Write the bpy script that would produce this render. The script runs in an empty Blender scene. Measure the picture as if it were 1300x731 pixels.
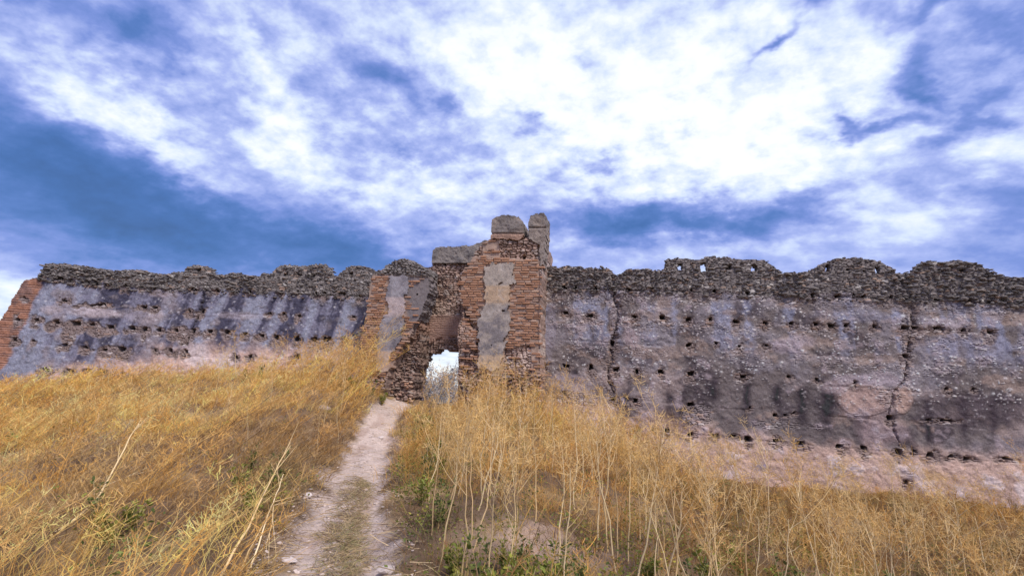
import bpy, math, random
import numpy as np
from mathutils import Matrix

# ------------------------------------------------------------------ camera, sky, sun, exposure
SC = bpy.context.scene
COL = SC.collection
PW, PH, F = 1300.0, 731.0, 560.0
PITCH, ROLL = math.radians(12.6), math.radians(3.4)
EYE = np.array([0.0, 0.0, 1.6])
_r = np.array([1.0, 0, 0]); _f = np.array([0, math.cos(PITCH), math.sin(PITCH)]); _u = np.array([0, -math.sin(PITCH), math.cos(PITCH)])
CR = _r * math.cos(ROLL) + _u * math.sin(ROLL)
CU = -_r * math.sin(ROLL) + _u * math.cos(ROLL)
CF = _f

cam_d = bpy.data.cameras.new('camera')
cam_d.sensor_width = 36.0
cam_d.lens = F / PW * 36.0
cam_d.clip_start = 0.05
cam_d.clip_end = 6000
cam = bpy.data.objects.new('camera', cam_d)
cam.matrix_world = Matrix(((CR[0], CU[0], -CF[0], EYE[0]), (CR[1], CU[1], -CF[1], EYE[1]), (CR[2], CU[2], -CF[2], EYE[2]), (0, 0, 0, 1)))
COL.objects.link(cam)
SC.camera = cam

SUN_EL, SUN_AZ = math.radians(55), math.radians(148)      # azimuth clockwise from +Y (the way the camera looks)
sun_d = bpy.data.lights.new('sun', 'SUN')
sun_d.energy = 3.0
sun_d.angle = math.radians(18)
sun_d.color = (1.0, 0.93, 0.84)
sun = bpy.data.objects.new('sun', sun_d)
_sd = np.array([math.sin(SUN_AZ) * math.cos(SUN_EL), math.cos(SUN_AZ) * math.cos(SUN_EL), math.sin(SUN_EL)])
from mathutils import Vector
sun.rotation_euler = Vector((-_sd).tolist()).to_track_quat('-Z', 'Y').to_euler()
COL.objects.link(sun)

SC.view_settings.view_transform = 'Standard'
SC.view_settings.look = 'None'
SC.view_settings.gamma = 1.0
SC.view_settings.exposure = 0.50
SC.view_settings.use_curve_mapping = False
SC.cycles.max_bounces = 5
SC.cycles.diffuse_bounces = 3


def ray(px, py):
    px = np.asarray(px, float); py = np.asarray(py, float)
    a = (px - PW / 2) / F; b = -(py - PH / 2) / F
    return CF[None] + a.reshape(-1, 1) * CR + b.reshape(-1, 1) * CU


def project(P):
    d = P - EYE
    z = np.maximum(d @ CF, 1e-3)
    return PW / 2 + F * (d @ CR) / z, PH / 2 - F * (d @ CU) / z, d @ CF


def sky_azel(px, py):
    d = ray(px, py)[0]; d = d / np.linalg.norm(d)
    return math.atan2(d[0], d[1]), math.asin(d[2])


class NT:
    def __init__(s, nt): s.t = nt; s.n = nt.nodes; s.l = nt.links
    def new(s, kind, **kw):
        n = s.n.new(kind)
        for k, v in kw.items(): setattr(n, k, v)
        return n
    def put(s, sock, v):
        if isinstance(v, bpy.types.NodeSocket): s.l.new(v, sock)
        elif v is not None: sock.default_value = v
    def math(s, op, a, b=None, c=None, clamp=False):
        n = s.new('ShaderNodeMath', operation=op, use_clamp=clamp)
        s.put(n.inputs[0], a)
        if b is not None: s.put(n.inputs[1], b)
        if c is not None: s.put(n.inputs[2], c)
        return n.outputs[0]
    def noise(s, vec, scale, detail=4, rough=0.55, dist=0.0, lac=2.0):
        n = s.new('ShaderNodeTexNoise')
        if vec is not None: s.l.new(vec, n.inputs['Vector'])
        n.inputs['Scale'].default_value = scale; n.inputs['Detail'].default_value = detail
        n.inputs['Roughness'].default_value = rough; n.inputs['Distortion'].default_value = dist
        n.inputs['Lacunarity'].default_value = lac
        return n
    def ramp(s, fac, stops, interp='LINEAR'):
        n = s.new('ShaderNodeValToRGB'); n.color_ramp.interpolation = interp
        e = n.color_ramp.elements
        while len(e) < len(stops): e.new(0.5)
        for el, (p, c) in zip(e, stops):
            el.position = p; el.color = (c[0], c[1], c[2], 1)
        s.put(n.inputs[0], fac)
        return n.outputs[0]
    def mix(s, fac, a, b, blend='MIX'):
        n = s.new('ShaderNodeMix', data_type='RGBA', blend_type=blend)
        s.put(n.inputs['Factor'], fac)
        s.put(n.inputs['A'], a if isinstance(a, bpy.types.NodeSocket) else (*a, 1))
        s.put(n.inputs['B'], b if isinstance(b, bpy.types.NodeSocket) else (*b, 1))
        return n.outputs['Result']


def build_world():
    w = bpy.data.worlds.new('World'); SC.world = w; w.use_nodes = True
    w.cycles.sampling_method = 'MANUAL'; w.cycles.sample_map_resolution = 512
    t = NT(w.node_tree); t.n.clear()
    out = t.new('ShaderNodeOutputWorld'); bg = t.new('ShaderNodeBackground'); bg.inputs['Strength'].default_value = 0.1
    t.l.new(bg.outputs[0], out.inputs[0])
    sky = t.new('ShaderNodeTexSky', sky_type='NISHITA'); sky.sun_disc = False
    sky.sun_elevation = SUN_EL; sky.sun_rotation = SUN_AZ
    sky.air_density = 1.0; sky.dust_density = 0.6; sky.ozone_density = 2.0
    tc = t.new('ShaderNodeTexCoord')
    sep = t.new('ShaderNodeSeparateXYZ'); t.l.new(tc.outputs['Generated'], sep.inputs[0])
    x, y, z = sep.outputs
    az = t.math('ARCTAN2', x, y)
    el = t.math('ARCSINE', z)
    # clouds live on a high flat layer, so they draw out towards the horizon
    zz = t.math('ADD', t.math('MAXIMUM', z, 0.0), 0.36)
    cv = t.new('ShaderNodeCombineXYZ')
    t.l.new(t.math('DIVIDE', x, zz), cv.inputs[0]); t.l.new(t.math('DIVIDE', y, zz), cv.inputs[1])
    mp = t.new('ShaderNodeMapping'); t.l.new(cv.outputs[0], mp.inputs[0])
    mp.inputs['Rotation'].default_value = (0, 0, math.radians(28)); mp.inputs['Scale'].default_value = (1.0, 1.2, 1)
    big = t.noise(mp.outputs[0], 1.5, 3, 0.5, 0.3).outputs[0]
    mid = t.noise(mp.outputs[0], 5.6, 5, 0.55, 0.2).outputs[0]
    fin = t.noise(mp.outputs[0], 14.5, 6, 0.58, 0.1).outputs[0]
    # ragged edges for the cloud banks
    wv = t.noise(mp.outputs[0], 4.0, 5, 0.6)
    wsep = t.new('ShaderNodeSeparateColor'); t.l.new(wv.outputs['Color'], wsep.inputs[0])
    azw = t.math('ADD', az, t.math('MULTIPLY', t.math('SUBTRACT', wsep.outputs[0], 0.5), 0.30))
    elw = t.math('ADD', el, t.math('MULTIPLY', t.math('SUBTRACT', wsep.outputs[1], 0.5), 0.20))
    field = t.math('MULTIPLY_ADD', t.math('SUBTRACT', big, 0.5), 0.40, 0.60)
    field = t.math('MULTIPLY_ADD', t.math('SUBTRACT', mid, 0.5), 0.80, field)
    calm = t.math('MULTIPLY_ADD', t.math('DIVIDE', t.math('SUBTRACT', el, 0.22), 0.25, clamp=True), 0.65, 0.30)   # smoother, deeper banks low down
    field = t.math('MULTIPLY_ADD', t.math('SUBTRACT', fin, 0.5), calm, field)
    ae = t.new('ShaderNodeCombineXYZ'); t.l.new(azw, ae.inputs[0]); t.l.new(elw, ae.inputs[1])
    hz = t.math('EXPONENT', t.math('MULTIPLY', t.math('MULTIPLY', el, el), -1.0 / 0.13 ** 2))
    field = t.math('MULTIPLY_ADD', hz, 0.42, field)          # paler towards the horizon all round
    for (cx, cy, rx, ry, rot, amp) in SKY_BANKS:
        a0, e0 = sky_azel(cx, cy)
        k = 1.0 / F * 0.95
        m = t.new('ShaderNodeMapping', vector_type='TEXTURE'); t.l.new(ae.outputs[0], m.inputs[0])
        m.inputs['Location'].default_value = (a0, e0, 0); m.inputs['Rotation'].default_value = (0, 0, -math.radians(rot)); m.inputs['Scale'].default_value = (rx * k, ry * k, 1)
        dp = t.new('ShaderNodeVectorMath', operation='DOT_PRODUCT'); t.l.new(m.outputs[0], dp.inputs[0]); t.l.new(m.outputs[0], dp.inputs[1])
        r2 = dp.outputs['Value']
        g = t.math('EXPONENT', t.math('MULTIPLY', r2, -1.0))
        field = t.math('MULTIPLY_ADD', g, amp, field)
    field = t.math('MAXIMUM', t.math('MINIMUM', field, 1.15), -0.35)
    fr = t.math('DIVIDE', t.math('ADD', field, 0.35), 1.5)
    k = 7.6
    cl = t.ramp(fr, [(0.0, (.05 * k, .125 * k, .33 * k)), (0.167, (.062 * k, .158 * k, .43 * k)), (0.333, (.10 * k, .205 * k, .54 * k)), (0.517, (.215 * k, .305 * k, .72 * k)),
                     (0.667, (.42 * k, .50 * k, .90 * k)), (0.80, (.70 * k, .80 * k, 1.0 * k)), (0.917, (.95 * k, 1.0 * k, 1.03 * k)), (1.0, (1.03 * k, 1.04 * k, 1.04 * k))])
    # a thin share of clear sky shows everywhere between the clouds
    col = t.mix(0.92, sky.outputs[0], cl)
    t.l.new(col, bg.inputs['Color'])


# cloud banks: centre (seen from the path), half-axes, slope, amount
SKY_BANKS = [
    (790, 125, 310, 130, 4, 0.50), (600, 60, 130, 60, 0, 0.22), (1000, 200, 160, 60, 5, 0.22),
    (110, 110, 150, 30, 24, 0.40), (60, 95, 90, 25, 15, 0.20), (190, 160, 120, 22, 20, 0.25),
    (330, 95, 60, 25, 50, 0.22), (420, 205, 90, 26, 28, 0.32), (330, 175, 40, 14, 20, 0.2), (560, 245, 90, 28, 22, 0.30), (300, 15, 60, 22, 45, 0.2),
    (480, 95, 75, 30, 12, -0.50), (565, 125, 22, 18, 60, -0.42), (505, 185, 26, 12, 10, -0.28),
    (20, 25, 90, 40, 25, -0.55), (155, 20, 35, 30, 40, -0.30), (215, 75, 26, 16, 40, -0.2), (335, 35, 30, 20, 60, -0.22),
    (100, 252, 270, 58, 9, -0.68), (330, 288, 200, 42, 12, -0.42), (480, 320, 120, 26, 8, -0.2), (10, 350, 60, 20, 0, 0.05),
    (685, 152, 38, 11, -8, -0.50), (755, 200, 40, 12, -4, -0.48), (850, 170, 24, 9, -10, -0.28), (752, 78, 16, 12, 0, -0.25),
    (790, 285, 100, 26, 0, -0.62), (910, 280, 90, 26, 6, -0.42), (1020, 268, 50, 20, 0, -0.36),
    (880, 312, 70, 16, 0, 0.12), (1160, 275, 60, 30, -8, 0.24), (1240, 255, 40, 20, 0, -0.32), (1290, 310, 60, 40, 0, -0.15), (1230, 200, 60, 20, 10, 0.15),
    (1235, 40, 110, 40, 24, -0.12), (1160, 15, 50, 12, -25, -0.50), (1280, 20, 40, 16, 20, -0.3), (1120, 60, 60, 20, 0, 0.12),
    (993, 64, 24, 7, -30, -0.55), (1100, 152, 40, 10, 12, -0.55), (1070, 142, 14, 8, 30, -0.4), (1180, 105, 14, 26, -30, -0.48), (1230, 150, 40, 14, -25, -0.42), (1035, 8, 14, 12, 0, -0.4),
]
build_world()

# ------------------------------------------------------------------ numeric helpers
RNG = np.random.default_rng(7)
random.seed(7)


def hash2(ix, iy, seed=0):
    h = (ix.astype(np.int64) * 374761393 + iy.astype(np.int64) * 668265263 + seed * 1442695041) & 0xffffffff
    h = ((h ^ (h >> 13)) * 1274126177) & 0xffffffff
    h = (h ^ (h >> 16)) & 0xffffffff
    return h.astype(np.float64) / 4294967295.0


def vnoise(x, y, seed=0):
    ix = np.floor(x).astype(np.int64); iy = np.floor(y).astype(np.int64)
    fx = x - ix; fy = y - iy
    fx = fx * fx * (3 - 2 * fx); fy = fy * fy * (3 - 2 * fy)
    a = hash2(ix, iy, seed); b = hash2(ix + 1, iy, seed); c = hash2(ix, iy + 1, seed); d = hash2(ix + 1, iy + 1, seed)
    return (a * (1 - fx) + b * fx) * (1 - fy) + (c * (1 - fx) + d * fx) * fy


def fbm(x, y, octv=4, seed=0, gain=0.5):
    s = 0; a = 1; n = 0
    for i in range(octv):
        s = s + a * (vnoise(x * 2 ** i + 13.7 * i, y * 2 ** i - 7.3 * i, seed + i) - 0.5) * 2
        n += a; a *= gain
    return s / n * 1.6


def cells(x, y, seed=0):
    ix = np.floor(x).astype(np.int64); iy = np.floor(y).astype(np.int64)
    f1 = np.full(x.shape, 9.0); f2 = np.full(x.shape, 9.0); cid = np.zeros(x.shape)
    for dx in (-1, 0, 1):
        for dy in (-1, 0, 1):
            jx = ix + dx; jy = iy + dy
            qx = jx + 0.12 + 0.76 * hash2(jx, jy, seed); qy = jy + 0.12 + 0.76 * hash2(jx, jy, seed + 91)
            d = np.hypot(x - qx, y - qy)
            c = d < f1
            f2 = np.where(c, f1, np.minimum(f2, d)); cid = np.where(c, hash2(jx, jy, seed + 55), cid); f1 = np.where(c, d, f1)
    return f1, f2, cid


def sstep(a, b, x):
    t = np.clip((x - a) / (b - a), 0, 1)
    return t * t * (3 - 2 * t)


def lerp(a, b, f):
    return a + (b - a) * f


def cmix(c, col, f):
    return c + (np.asarray(col)[None] - c) * f[:, None]


def blob(px, py, cx, cy, rx, ry, rot=0.0, soft=1.0):
    a = math.radians(rot); dx = px - cx; dy = py - cy
    p = (dx * math.cos(a) + dy * math.sin(a)) / rx; q = (-dx * math.sin(a) + dy * math.cos(a)) / ry
    return np.exp(-(p * p + q * q) ** soft)


def seg_dist(px, py, pts):
    best = np.full(px.shape, 1e9); par = np.zeros(px.shape)
    for i in range(len(pts) - 1):
        ax, ay = pts[i][:2]; bx, by = pts[i + 1][:2]
        vx, vy = bx - ax, by - ay; L = vx * vx + vy * vy + 1e-9
        t = np.clip(((px - ax) * vx + (py - ay) * vy) / L, 0, 1)
        d = np.hypot(px - ax - t * vx, py - ay - t * vy)
        par = np.where(d < best, i + t, par); best = np.minimum(best, d)
    return best, par


def inpoly(px, py, poly):
    r = np.zeros(px.shape, bool); n = len(poly); j = n - 1
    for i in range(n):
        xi, yi = poly[i]; xj, yj = poly[j]
        with np.errstate(divide='ignore', invalid='ignore'):
            c = ((yi > py) != (yj > py)) & (px < (xj - xi) * (py - yi) / (yj - yi + 1e-12) + xi)
        r ^= c; j = i
    return r


def top_of(px, pts):
    p = np.array(pts, float)
    return np.interp(px, p[:, 0], p[:, 1])


# ------------------------------------------------------------------ mesh helpers
def link(name, me, parent=None, mat=None):
    o = bpy.data.objects.new(name, me)
    COL.objects.link(o)
    if parent is not None: o.parent = parent
    if mat is not None and me is not None and len(me.materials) == 0: me.materials.append(mat)
    return o


def mesh_np(name, V, quads=None, tris=None, col=None, smooth=False):
    me = bpy.data.meshes.new(name)
    V = np.asarray(V, np.float32)
    nq = 0 if quads is None else len(quads); ntr = 0 if tris is None else len(tris)
    me.vertices.add(len(V)); me.vertices.foreach_set('co', V.ravel())
    idx = []
    if nq: idx.append(np.asarray(quads, np.int32).ravel())
    if ntr: idx.append(np.asarray(tris, np.int32).ravel())
    idx = np.concatenate(idx)
    me.loops.add(len(idx)); me.loops.foreach_set('vertex_index', idx)
    ls = np.concatenate([np.arange(nq, dtype=np.int32) * 4, nq * 4 + np.arange(ntr, dtype=np.int32) * 3])
    me.polygons.add(nq + ntr); me.polygons.foreach_set('loop_start', ls)
    me.polygons.foreach_set('use_smooth', np.full(nq + ntr, smooth))
    if col is not None:
        a = me.attributes.new('tone', 'FLOAT_COLOR', 'POINT')
        c = np.ones((len(V), 4), np.float32); c[:, :3] = np.clip(col, 0, 1)
        a.data.foreach_set('color', c.ravel())
    me.update(calc_edges=True)
    return me


def empty(name, loc=(0, 0, 0)):
    o = bpy.data.objects.new(name, None); COL.objects.link(o); o.location = loc; o.empty_display_size = 0.3
    return o


def tag(o, label=None, cat=None, group=None, kind=None):
    if label: o['label'] = label
    if cat: o['category'] = cat
    if group: o['group'] = group
    if kind: o['kind'] = kind
    return o


# ------------------------------------------------------------------ materials
def tone_material(name, rough=0.9, fine=45.0, amount=0.35, bump=0.5, bump_scale=70.0, dist=0.02, translucent=0.0):
    m = bpy.data.materials.new(name); m.use_nodes = True
    t = NT(m.node_tree); bs = t.n['Principled BSDF']
    at = t.new('ShaderNodeAttribute', attribute_name='tone')
    tc = t.new('ShaderNodeTexCoord')
    n1 = t.noise(tc.outputs['Object'], fine, 5, 0.65).outputs[0]
    n2 = t.noise(tc.outputs['Object'], fine * 0.13, 4, 0.6).outputs[0]
    f = t.math('MULTIPLY_ADD', t.math('SUBTRACT', n1, 0.5), amount * 2.2, 1.0)
    f = t.math('MULTIPLY_ADD', t.math('SUBTRACT', n2, 0.5), amount, f)
    mul = t.new('ShaderNodeVectorMath', operation='SCALE')
    t.l.new(at.outputs['Color'], mul.inputs[0]); t.l.new(f, mul.inputs['Scale'])
    t.l.new(mul.outputs[0], bs.inputs['Base Color'])
    bs.inputs['Roughness'].default_value = rough
    bs.inputs['Specular IOR Level'].default_value = 0.2
    if bump > 0:
        nb = t.noise(tc.outputs['Object'], bump_scale, 6, 0.7).outputs[0]
        b = t.new('ShaderNodeBump'); b.inputs['Strength'].default_value = bump; b.inputs['Distance'].default_value = dist
        t.l.new(nb, b.inputs['Height']); t.l.new(b.outputs[0], bs.inputs['Normal'])
    if translucent > 0:
        tr = t.new('ShaderNodeBsdfTranslucent'); mx = t.new('ShaderNodeMixShader'); mx.inputs[0].default_value = translucent
        t.l.new(mul.outputs[0], tr.inputs['Color'])
        t.l.new(bs.outputs[0], mx.inputs[1]); t.l.new(tr.outputs[0], mx.inputs[2])
        t.l.new(mx.outputs[0], t.n['Material Output'].inputs[0])
    return m


def varied_material(name, stops, fine=30.0, bump=0.4, bump_scale=60.0, translucent=0.0, rough=0.9):
    """colour differs from object to object (Object Info random) with grain on top"""
    m = bpy.data.materials.new(name); m.use_nodes = True
    t = NT(m.node_tree); bs = t.n['Principled BSDF']
    oi = t.new('ShaderNodeObjectInfo'); tc = t.new('ShaderNodeTexCoord')
    c = t.ramp(oi.outputs['Random'], stops)
    n1 = t.noise(tc.outputs['Object'], fine, 5, 0.65).outputs[0]
    f = t.math('MULTIPLY_ADD', t.math('SUBTRACT', n1, 0.5), 0.8, 1.0)
    mul = t.new('ShaderNodeVectorMath', operation='SCALE')
    t.l.new(c, mul.inputs[0]); t.l.new(f, mul.inputs['Scale'])
    t.l.new(mul.outputs[0], bs.inputs['Base Color'])
    bs.inputs['Roughness'].default_value = rough; bs.inputs['Specular IOR Level'].default_value = 0.2
    if bump > 0:
        nb = t.noise(tc.outputs['Object'], bump_scale, 5, 0.7).outputs[0]
        b = t.new('ShaderNodeBump'); b.inputs['Strength'].default_value = bump; b.inputs['Distance'].default_value = 0.015
        t.l.new(nb, b.inputs['Height']); t.l.new(b.outputs[0], bs.inputs['Normal'])
    if translucent > 0:
        tr = t.new('ShaderNodeBsdfTranslucent'); mx = t.new('ShaderNodeMixShader'); mx.inputs[0].default_value = translucent
        t.l.new(mul.outputs[0], tr.inputs['Color'])
        t.l.new(bs.outputs[0], mx.inputs[1]); t.l.new(tr.outputs[0], mx.inputs[2])
        t.l.new(mx.outputs[0], t.n['Material Output'].inputs[0])
    return m


M_WALL = tone_material('rammed_earth', fine=30, amount=0.66, bump=0.6, bump_scale=65, dist=0.022)
M_STONE = tone_material('rubble_stone', fine=30, amount=0.40, bump=0.6, bump_scale=40, dist=0.02)
M_BRICK = tone_material('old_brick', fine=40, amount=0.35, bump=0.6, bump_scale=60, dist=0.012)
M_BRICK1 = varied_material('old_brick_single', [(0, (.30, .155, .095)), (0.25, (.39, .205, .125)), (0.5, (.44, .24, .15)), (0.72, (.47, .275, .185)), (0.88, (.31, .21, .17)), (1, (.50, .34, .25))], fine=40, bump=0.6)
M_STONE1 = varied_material('rubble_stone_single', [(0, (.135, .12, .115)), (0.4, (.17, .148, .14)), (0.75, (.195, .168, .155)), (1, (.235, .20, .18))], fine=30, bump=0.6)
M_GROUND = tone_material('dry_soil', fine=24, amount=0.5, bump=0.9, bump_scale=30, dist=0.03)
M_GRASS = tone_material('dry_grass', fine=9, amount=0.25, bump=0, translucent=0.35)
M_STALK = varied_material('dry_stalk', [(0, (.56, .38, .19)), (0.4, (.66, .48, .25)), (0.75, (.76, .60, .36)), (1, (.60, .40, .20))], fine=14, bump=0.2)
M_TWIG = varied_material('dry_twig', [(0, (.64, .36, .11)), (0.5, (.72, .46, .17)), (1, (.78, .56, .27))], fine=9, bump=0, translucent=0.3)
M_LEAF = tone_material('weed_leaf', fine=18, amount=0.3, bump=0, translucent=0.3)
M_FAR = tone_material('far_foliage', fine=4, amount=0.3, bump=0, translucent=0.3)

# ------------------------------------------------------------------ layout of the walls
ANG = math.atan(0.266)
U_R = np.array([math.cos(ANG), -math.sin(ANG), 0.0]); N_R = np.array([-math.sin(ANG), -math.cos(ANG), 0.0])
O_R = np.array([2.3, 14.4, 0.0])
U_L = np.array([1.0, 0.012, 0.0]); U_L /= np.linalg.norm(U_L); N_L = np.array([U_L[1], -U_L[0], 0.0])
O_L = np.array([-5.3, 16.3, 0.0])


class Plane:
    def __init__(s, o, u, n, off=0.0): s.o = o + n * off; s.u = u; s.n = n
    def st(s, px, py):
        d = ray(px, py); k = ((s.o - EYE) @ s.n) / (d @ s.n)
        P = EYE + d * k[:, None]
        return (P - s.o) @ s.u, P[:, 2]
    def at(s, ss, tt, dd=0.0):
        ss = np.asarray(ss, float); tt = np.asarray(tt, float)
        return s.o + ss[:, None] * s.u + tt[:, None] * np.array([0, 0, 1.0]) + np.broadcast_to(np.asarray(dd, float), ss.shape)[:, None] * s.n


PL_LEFT = Plane(O_L, U_L, N_L)
PL_RIGHT = Plane(O_R, U_R, N_R)
PL_TOWER = Plane(O_R, U_R, N_R, 1.0)
PL_CORE = Plane(O_R, U_R, N_R, 0.62)
PL_RECESS = Plane(O_R, U_R, N_R, -0.05)


def px_bounds(pl, x0, x1, y0, y1):
    s, t = pl.st([x0, x1, x0, x1], [y0, y0, y1, y1])
    return s.min(), s.max(), t.min(), t.max()


def sheet(pl, s0, s1, t0, t1, res):
    ns = int((s1 - s0) / res) + 1; nt = int((t1 - t0) / res) + 1
    ss = s0 + np.arange(ns) * res; tt = t0 + np.arange(nt) * res
    S, T = np.meshgrid(ss, tt)
    P = pl.at(S.ravel(), T.ravel())
    px, py, _ = project(P)
    return dict(ns=ns, nt=nt, S=S.ravel(), T=T.ravel(), px=px, py=py, pl=pl, res=res)


def solid(name, g, inside, disp, col, thick, parent, mat, K=5, rough=0.03, smooth=False, stride=4):
    """front heightfield over the grid points 'inside', closed with rough sides and a coarse back"""
    ns, nt = g['ns'], g['nt']
    I = inside.reshape(nt, ns)
    cell = I[:-1, :-1] & I[1:, :-1] & I[:-1, 1:] & I[1:, 1:]
    if not cell.any(): return None
    vid = np.arange(ns * nt).reshape(nt, ns)
    q = np.stack([vid[:-1, :-1][cell], vid[:-1, 1:][cell], vid[1:, 1:][cell], vid[1:, :-1][cell]], 1)
    # boundary edges, oriented
    cp = np.zeros((nt + 1, ns + 1), bool); cp[1:-1, 1:-1] = cell
    E = []
    b = cp[1:-1, 1:-1] & ~cp[:-2, 1:-1]; E.append(np.stack([vid[:-1, :-1][b], vid[:-1, 1:][b]], 1))
    b = cp[1:-1, 1:-1] & ~cp[2:, 1:-1]; E.append(np.stack([vid[1:, 1:][b], vid[1:, :-1][b]], 1))
    b = cp[1:-1, 1:-1] & ~cp[1:-1, :-2]; E.append(np.stack([vid[1:, :-1][b], vid[:-1, :-1][b]], 1))
    b = cp[1:-1, 1:-1] & ~cp[1:-1, 2:]; E.append(np.stack([vid[:-1, 1:][b], vid[1:, 1:][b]], 1))
    E = np.concatenate(E)
    pl = g['pl']
    # round the rim a little so that edges are not knife-sharp
    V = pl.at(g['S'], g['T'], disp)
    rim = np.unique(E)
    nv = len(V)
    cols = [col]
    V_all = [V]
    look = np.full(nv, -1); look[rim] = np.arange(len(rim))
    for k in range(1, K + 1):
        f = k / K
        S = g['S'][rim]; T = g['T'][rim]; D = disp[rim] * (1 - f) - thick * f
        j = rough * min(1.0, 2.2 * f)
        S2 = S + fbm(S * 9 + 3.1 * k, T * 9, 2, 31 + k) * j; T2 = T + fbm(S * 9, T * 9 + 5.3 * k, 2, 77 + k) * j
        V_all.append(pl.at(S2, T2, D))
        h = fbm(S * 7 + k * 2.7, T * 7, 3, 5)
        cols.append(np.clip(col[rim] * (1 + 0.35 * h)[:, None], 0, 1))
    base = [None] + [nv + (k - 1) * len(rim) for k in range(1, K + 1)]
    Q = [q]
    for k in range(1, K + 1):
        a0 = E[:, 0] if k == 1 else base[k - 1] + look[E[:, 0]]
        a1 = E[:, 1] if k == 1 else base[k - 1] + look[E[:, 1]]
        b0 = base[k] + look[E[:, 0]]; b1 = base[k] + look[E[:, 1]]
        Q.append(np.stack([a1, a0, b0, b1], 1))
    # coarse back
    st = stride
    bi = np.arange(0, nt - 1, st); bj = np.arange(0, ns - 1, st)
    nb = nv + K * len(rim); BV = []; BQ = []; BC = []
    gi, gj = np.meshgrid(bi, bj, indexing='ij')
    mid = cell[np.minimum(gi + st // 2, nt - 2), np.minimum(gj + st // 2, ns - 2)]
    gi = gi[mid]; gj = gj[mid]
    if len(gi):
        gi2 = np.minimum(gi + st, nt - 1); gj2 = np.minimum(gj + st, ns - 1)
        c4 = [vid[gi, gj], vid[gi, gj2], vid[gi2, gj2], vid[gi2, gj]]
        for c in c4: BV.append(pl.at(g['S'][c], g['T'][c], -thick + 0.004)); BC.append(col[c])
        n = len(gi)
        BQ = np.stack([nb + n * 3 + np.arange(n), nb + n * 2 + np.arange(n), nb + n + np.arange(n), nb + np.arange(n)], 1)
        V_all += BV; cols += BC; Q.append(BQ)
    V = np.concatenate(V_all); C = np.concatenate(cols); Q = np.concatenate(Q)
    used = np.zeros(len(V), bool); used[Q.ravel()] = True
    re = np.cumsum(used) - 1
    me = mesh_np(name, V[used], re[Q], col=C[used], smooth=smooth)
    return link(name, me, parent, mat)


def make_rocks(n, seed, sub=1):
    """a handful of angular rubble stones, 20 to 80 triangles each"""
    import bmesh
    out = []
    r = np.random.default_rng(seed)
    for i in range(n):
        bm = bmesh.new(); bmesh.ops.create_icosphere(bm, subdivisions=sub, radius=0.5)
        V = np.array([v.co[:] for v in bm.verts]); 
        for _ in range(6):                                    # chop flat facets
            d = r.normal(size=3); d /= np.linalg.norm(d); h = r.uniform(0.26, 0.42)
            k = V @ d; V -= np.maximum(k - h, 0)[:, None] * d
        V *= 1 + r.uniform(-0.07, 0.07, (len(V), 1))
        V /= np.abs(V).max(0)[None] * 2
        bm.verts.ensure_lookup_table()
        T = np.array([[v.index for v in f.verts] for f in bm.faces])
        bm.free(); out.append((V, T))
    return out


ROCKS = make_rocks(10, 3)


def joined_rocks(name, P, size, rotax, col, parent, mat, U, N):
    """many small stones as one mesh; size (n,3) along U, up and N"""
    Vs, Ts, Cs = [], [], []
    off = 0
    W = np.array([0, 0, 1.0])
    for i in range(len(P)):
        V, T = ROCKS[i % len(ROCKS)]
        a = rotax[i]; ca, sa = math.cos(a), math.sin(a)
        L = V * size[i][None]
        x = L[:, 0] * ca - L[:, 1] * sa; y = L[:, 0] * sa + L[:, 1] * ca
        Vs.append(P[i] + x[:, None] * U + y[:, None] * W + L[:, 2:3] * N); Ts.append(T + off); off += len(V)
        Cs.append(np.broadcast_to(col[i], V.shape))
    me = mesh_np(name, np.concatenate(Vs), tris=np.concatenate(Ts), col=np.concatenate(Cs))
    o = link(name, me, parent, mat)
    return o


ROCK_ME = []
for _i, (_V, _T) in enumerate(ROCKS):
    ROCK_ME.append(mesh_np('stone', _V, tris=_T))


def single_rock(name, P, size, rot, U, N, parent, mat, k, pieces=None):
    me = (pieces or ROCK_ME)[k % len(pieces or ROCK_ME)]
    if len(me.materials) == 0: me.materials.append(mat)
    o = bpy.data.objects.new(name, me); COL.objects.link(o)
    ca, sa = math.cos(rot), math.sin(rot)
    W = np.array([0, 0, 1.0]); A = (U * ca + W * sa) * size[0]; B = (-U * sa + W * ca) * size[1]; Cc = N * size[2]
    o.matrix_world = Matrix(((A[0], B[0], Cc[0], P[0]), (A[1], B[1], Cc[1], P[1]), (A[2], B[2], Cc[2], P[2]), (0, 0, 0, 1)))
    o.parent = parent
    return o


# ------------------------------------------------------------------ the ground
def pt(px, py, depth):
    d = ray([px], [py])[0]
    return EYE + d * (depth / d[1])


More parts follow.
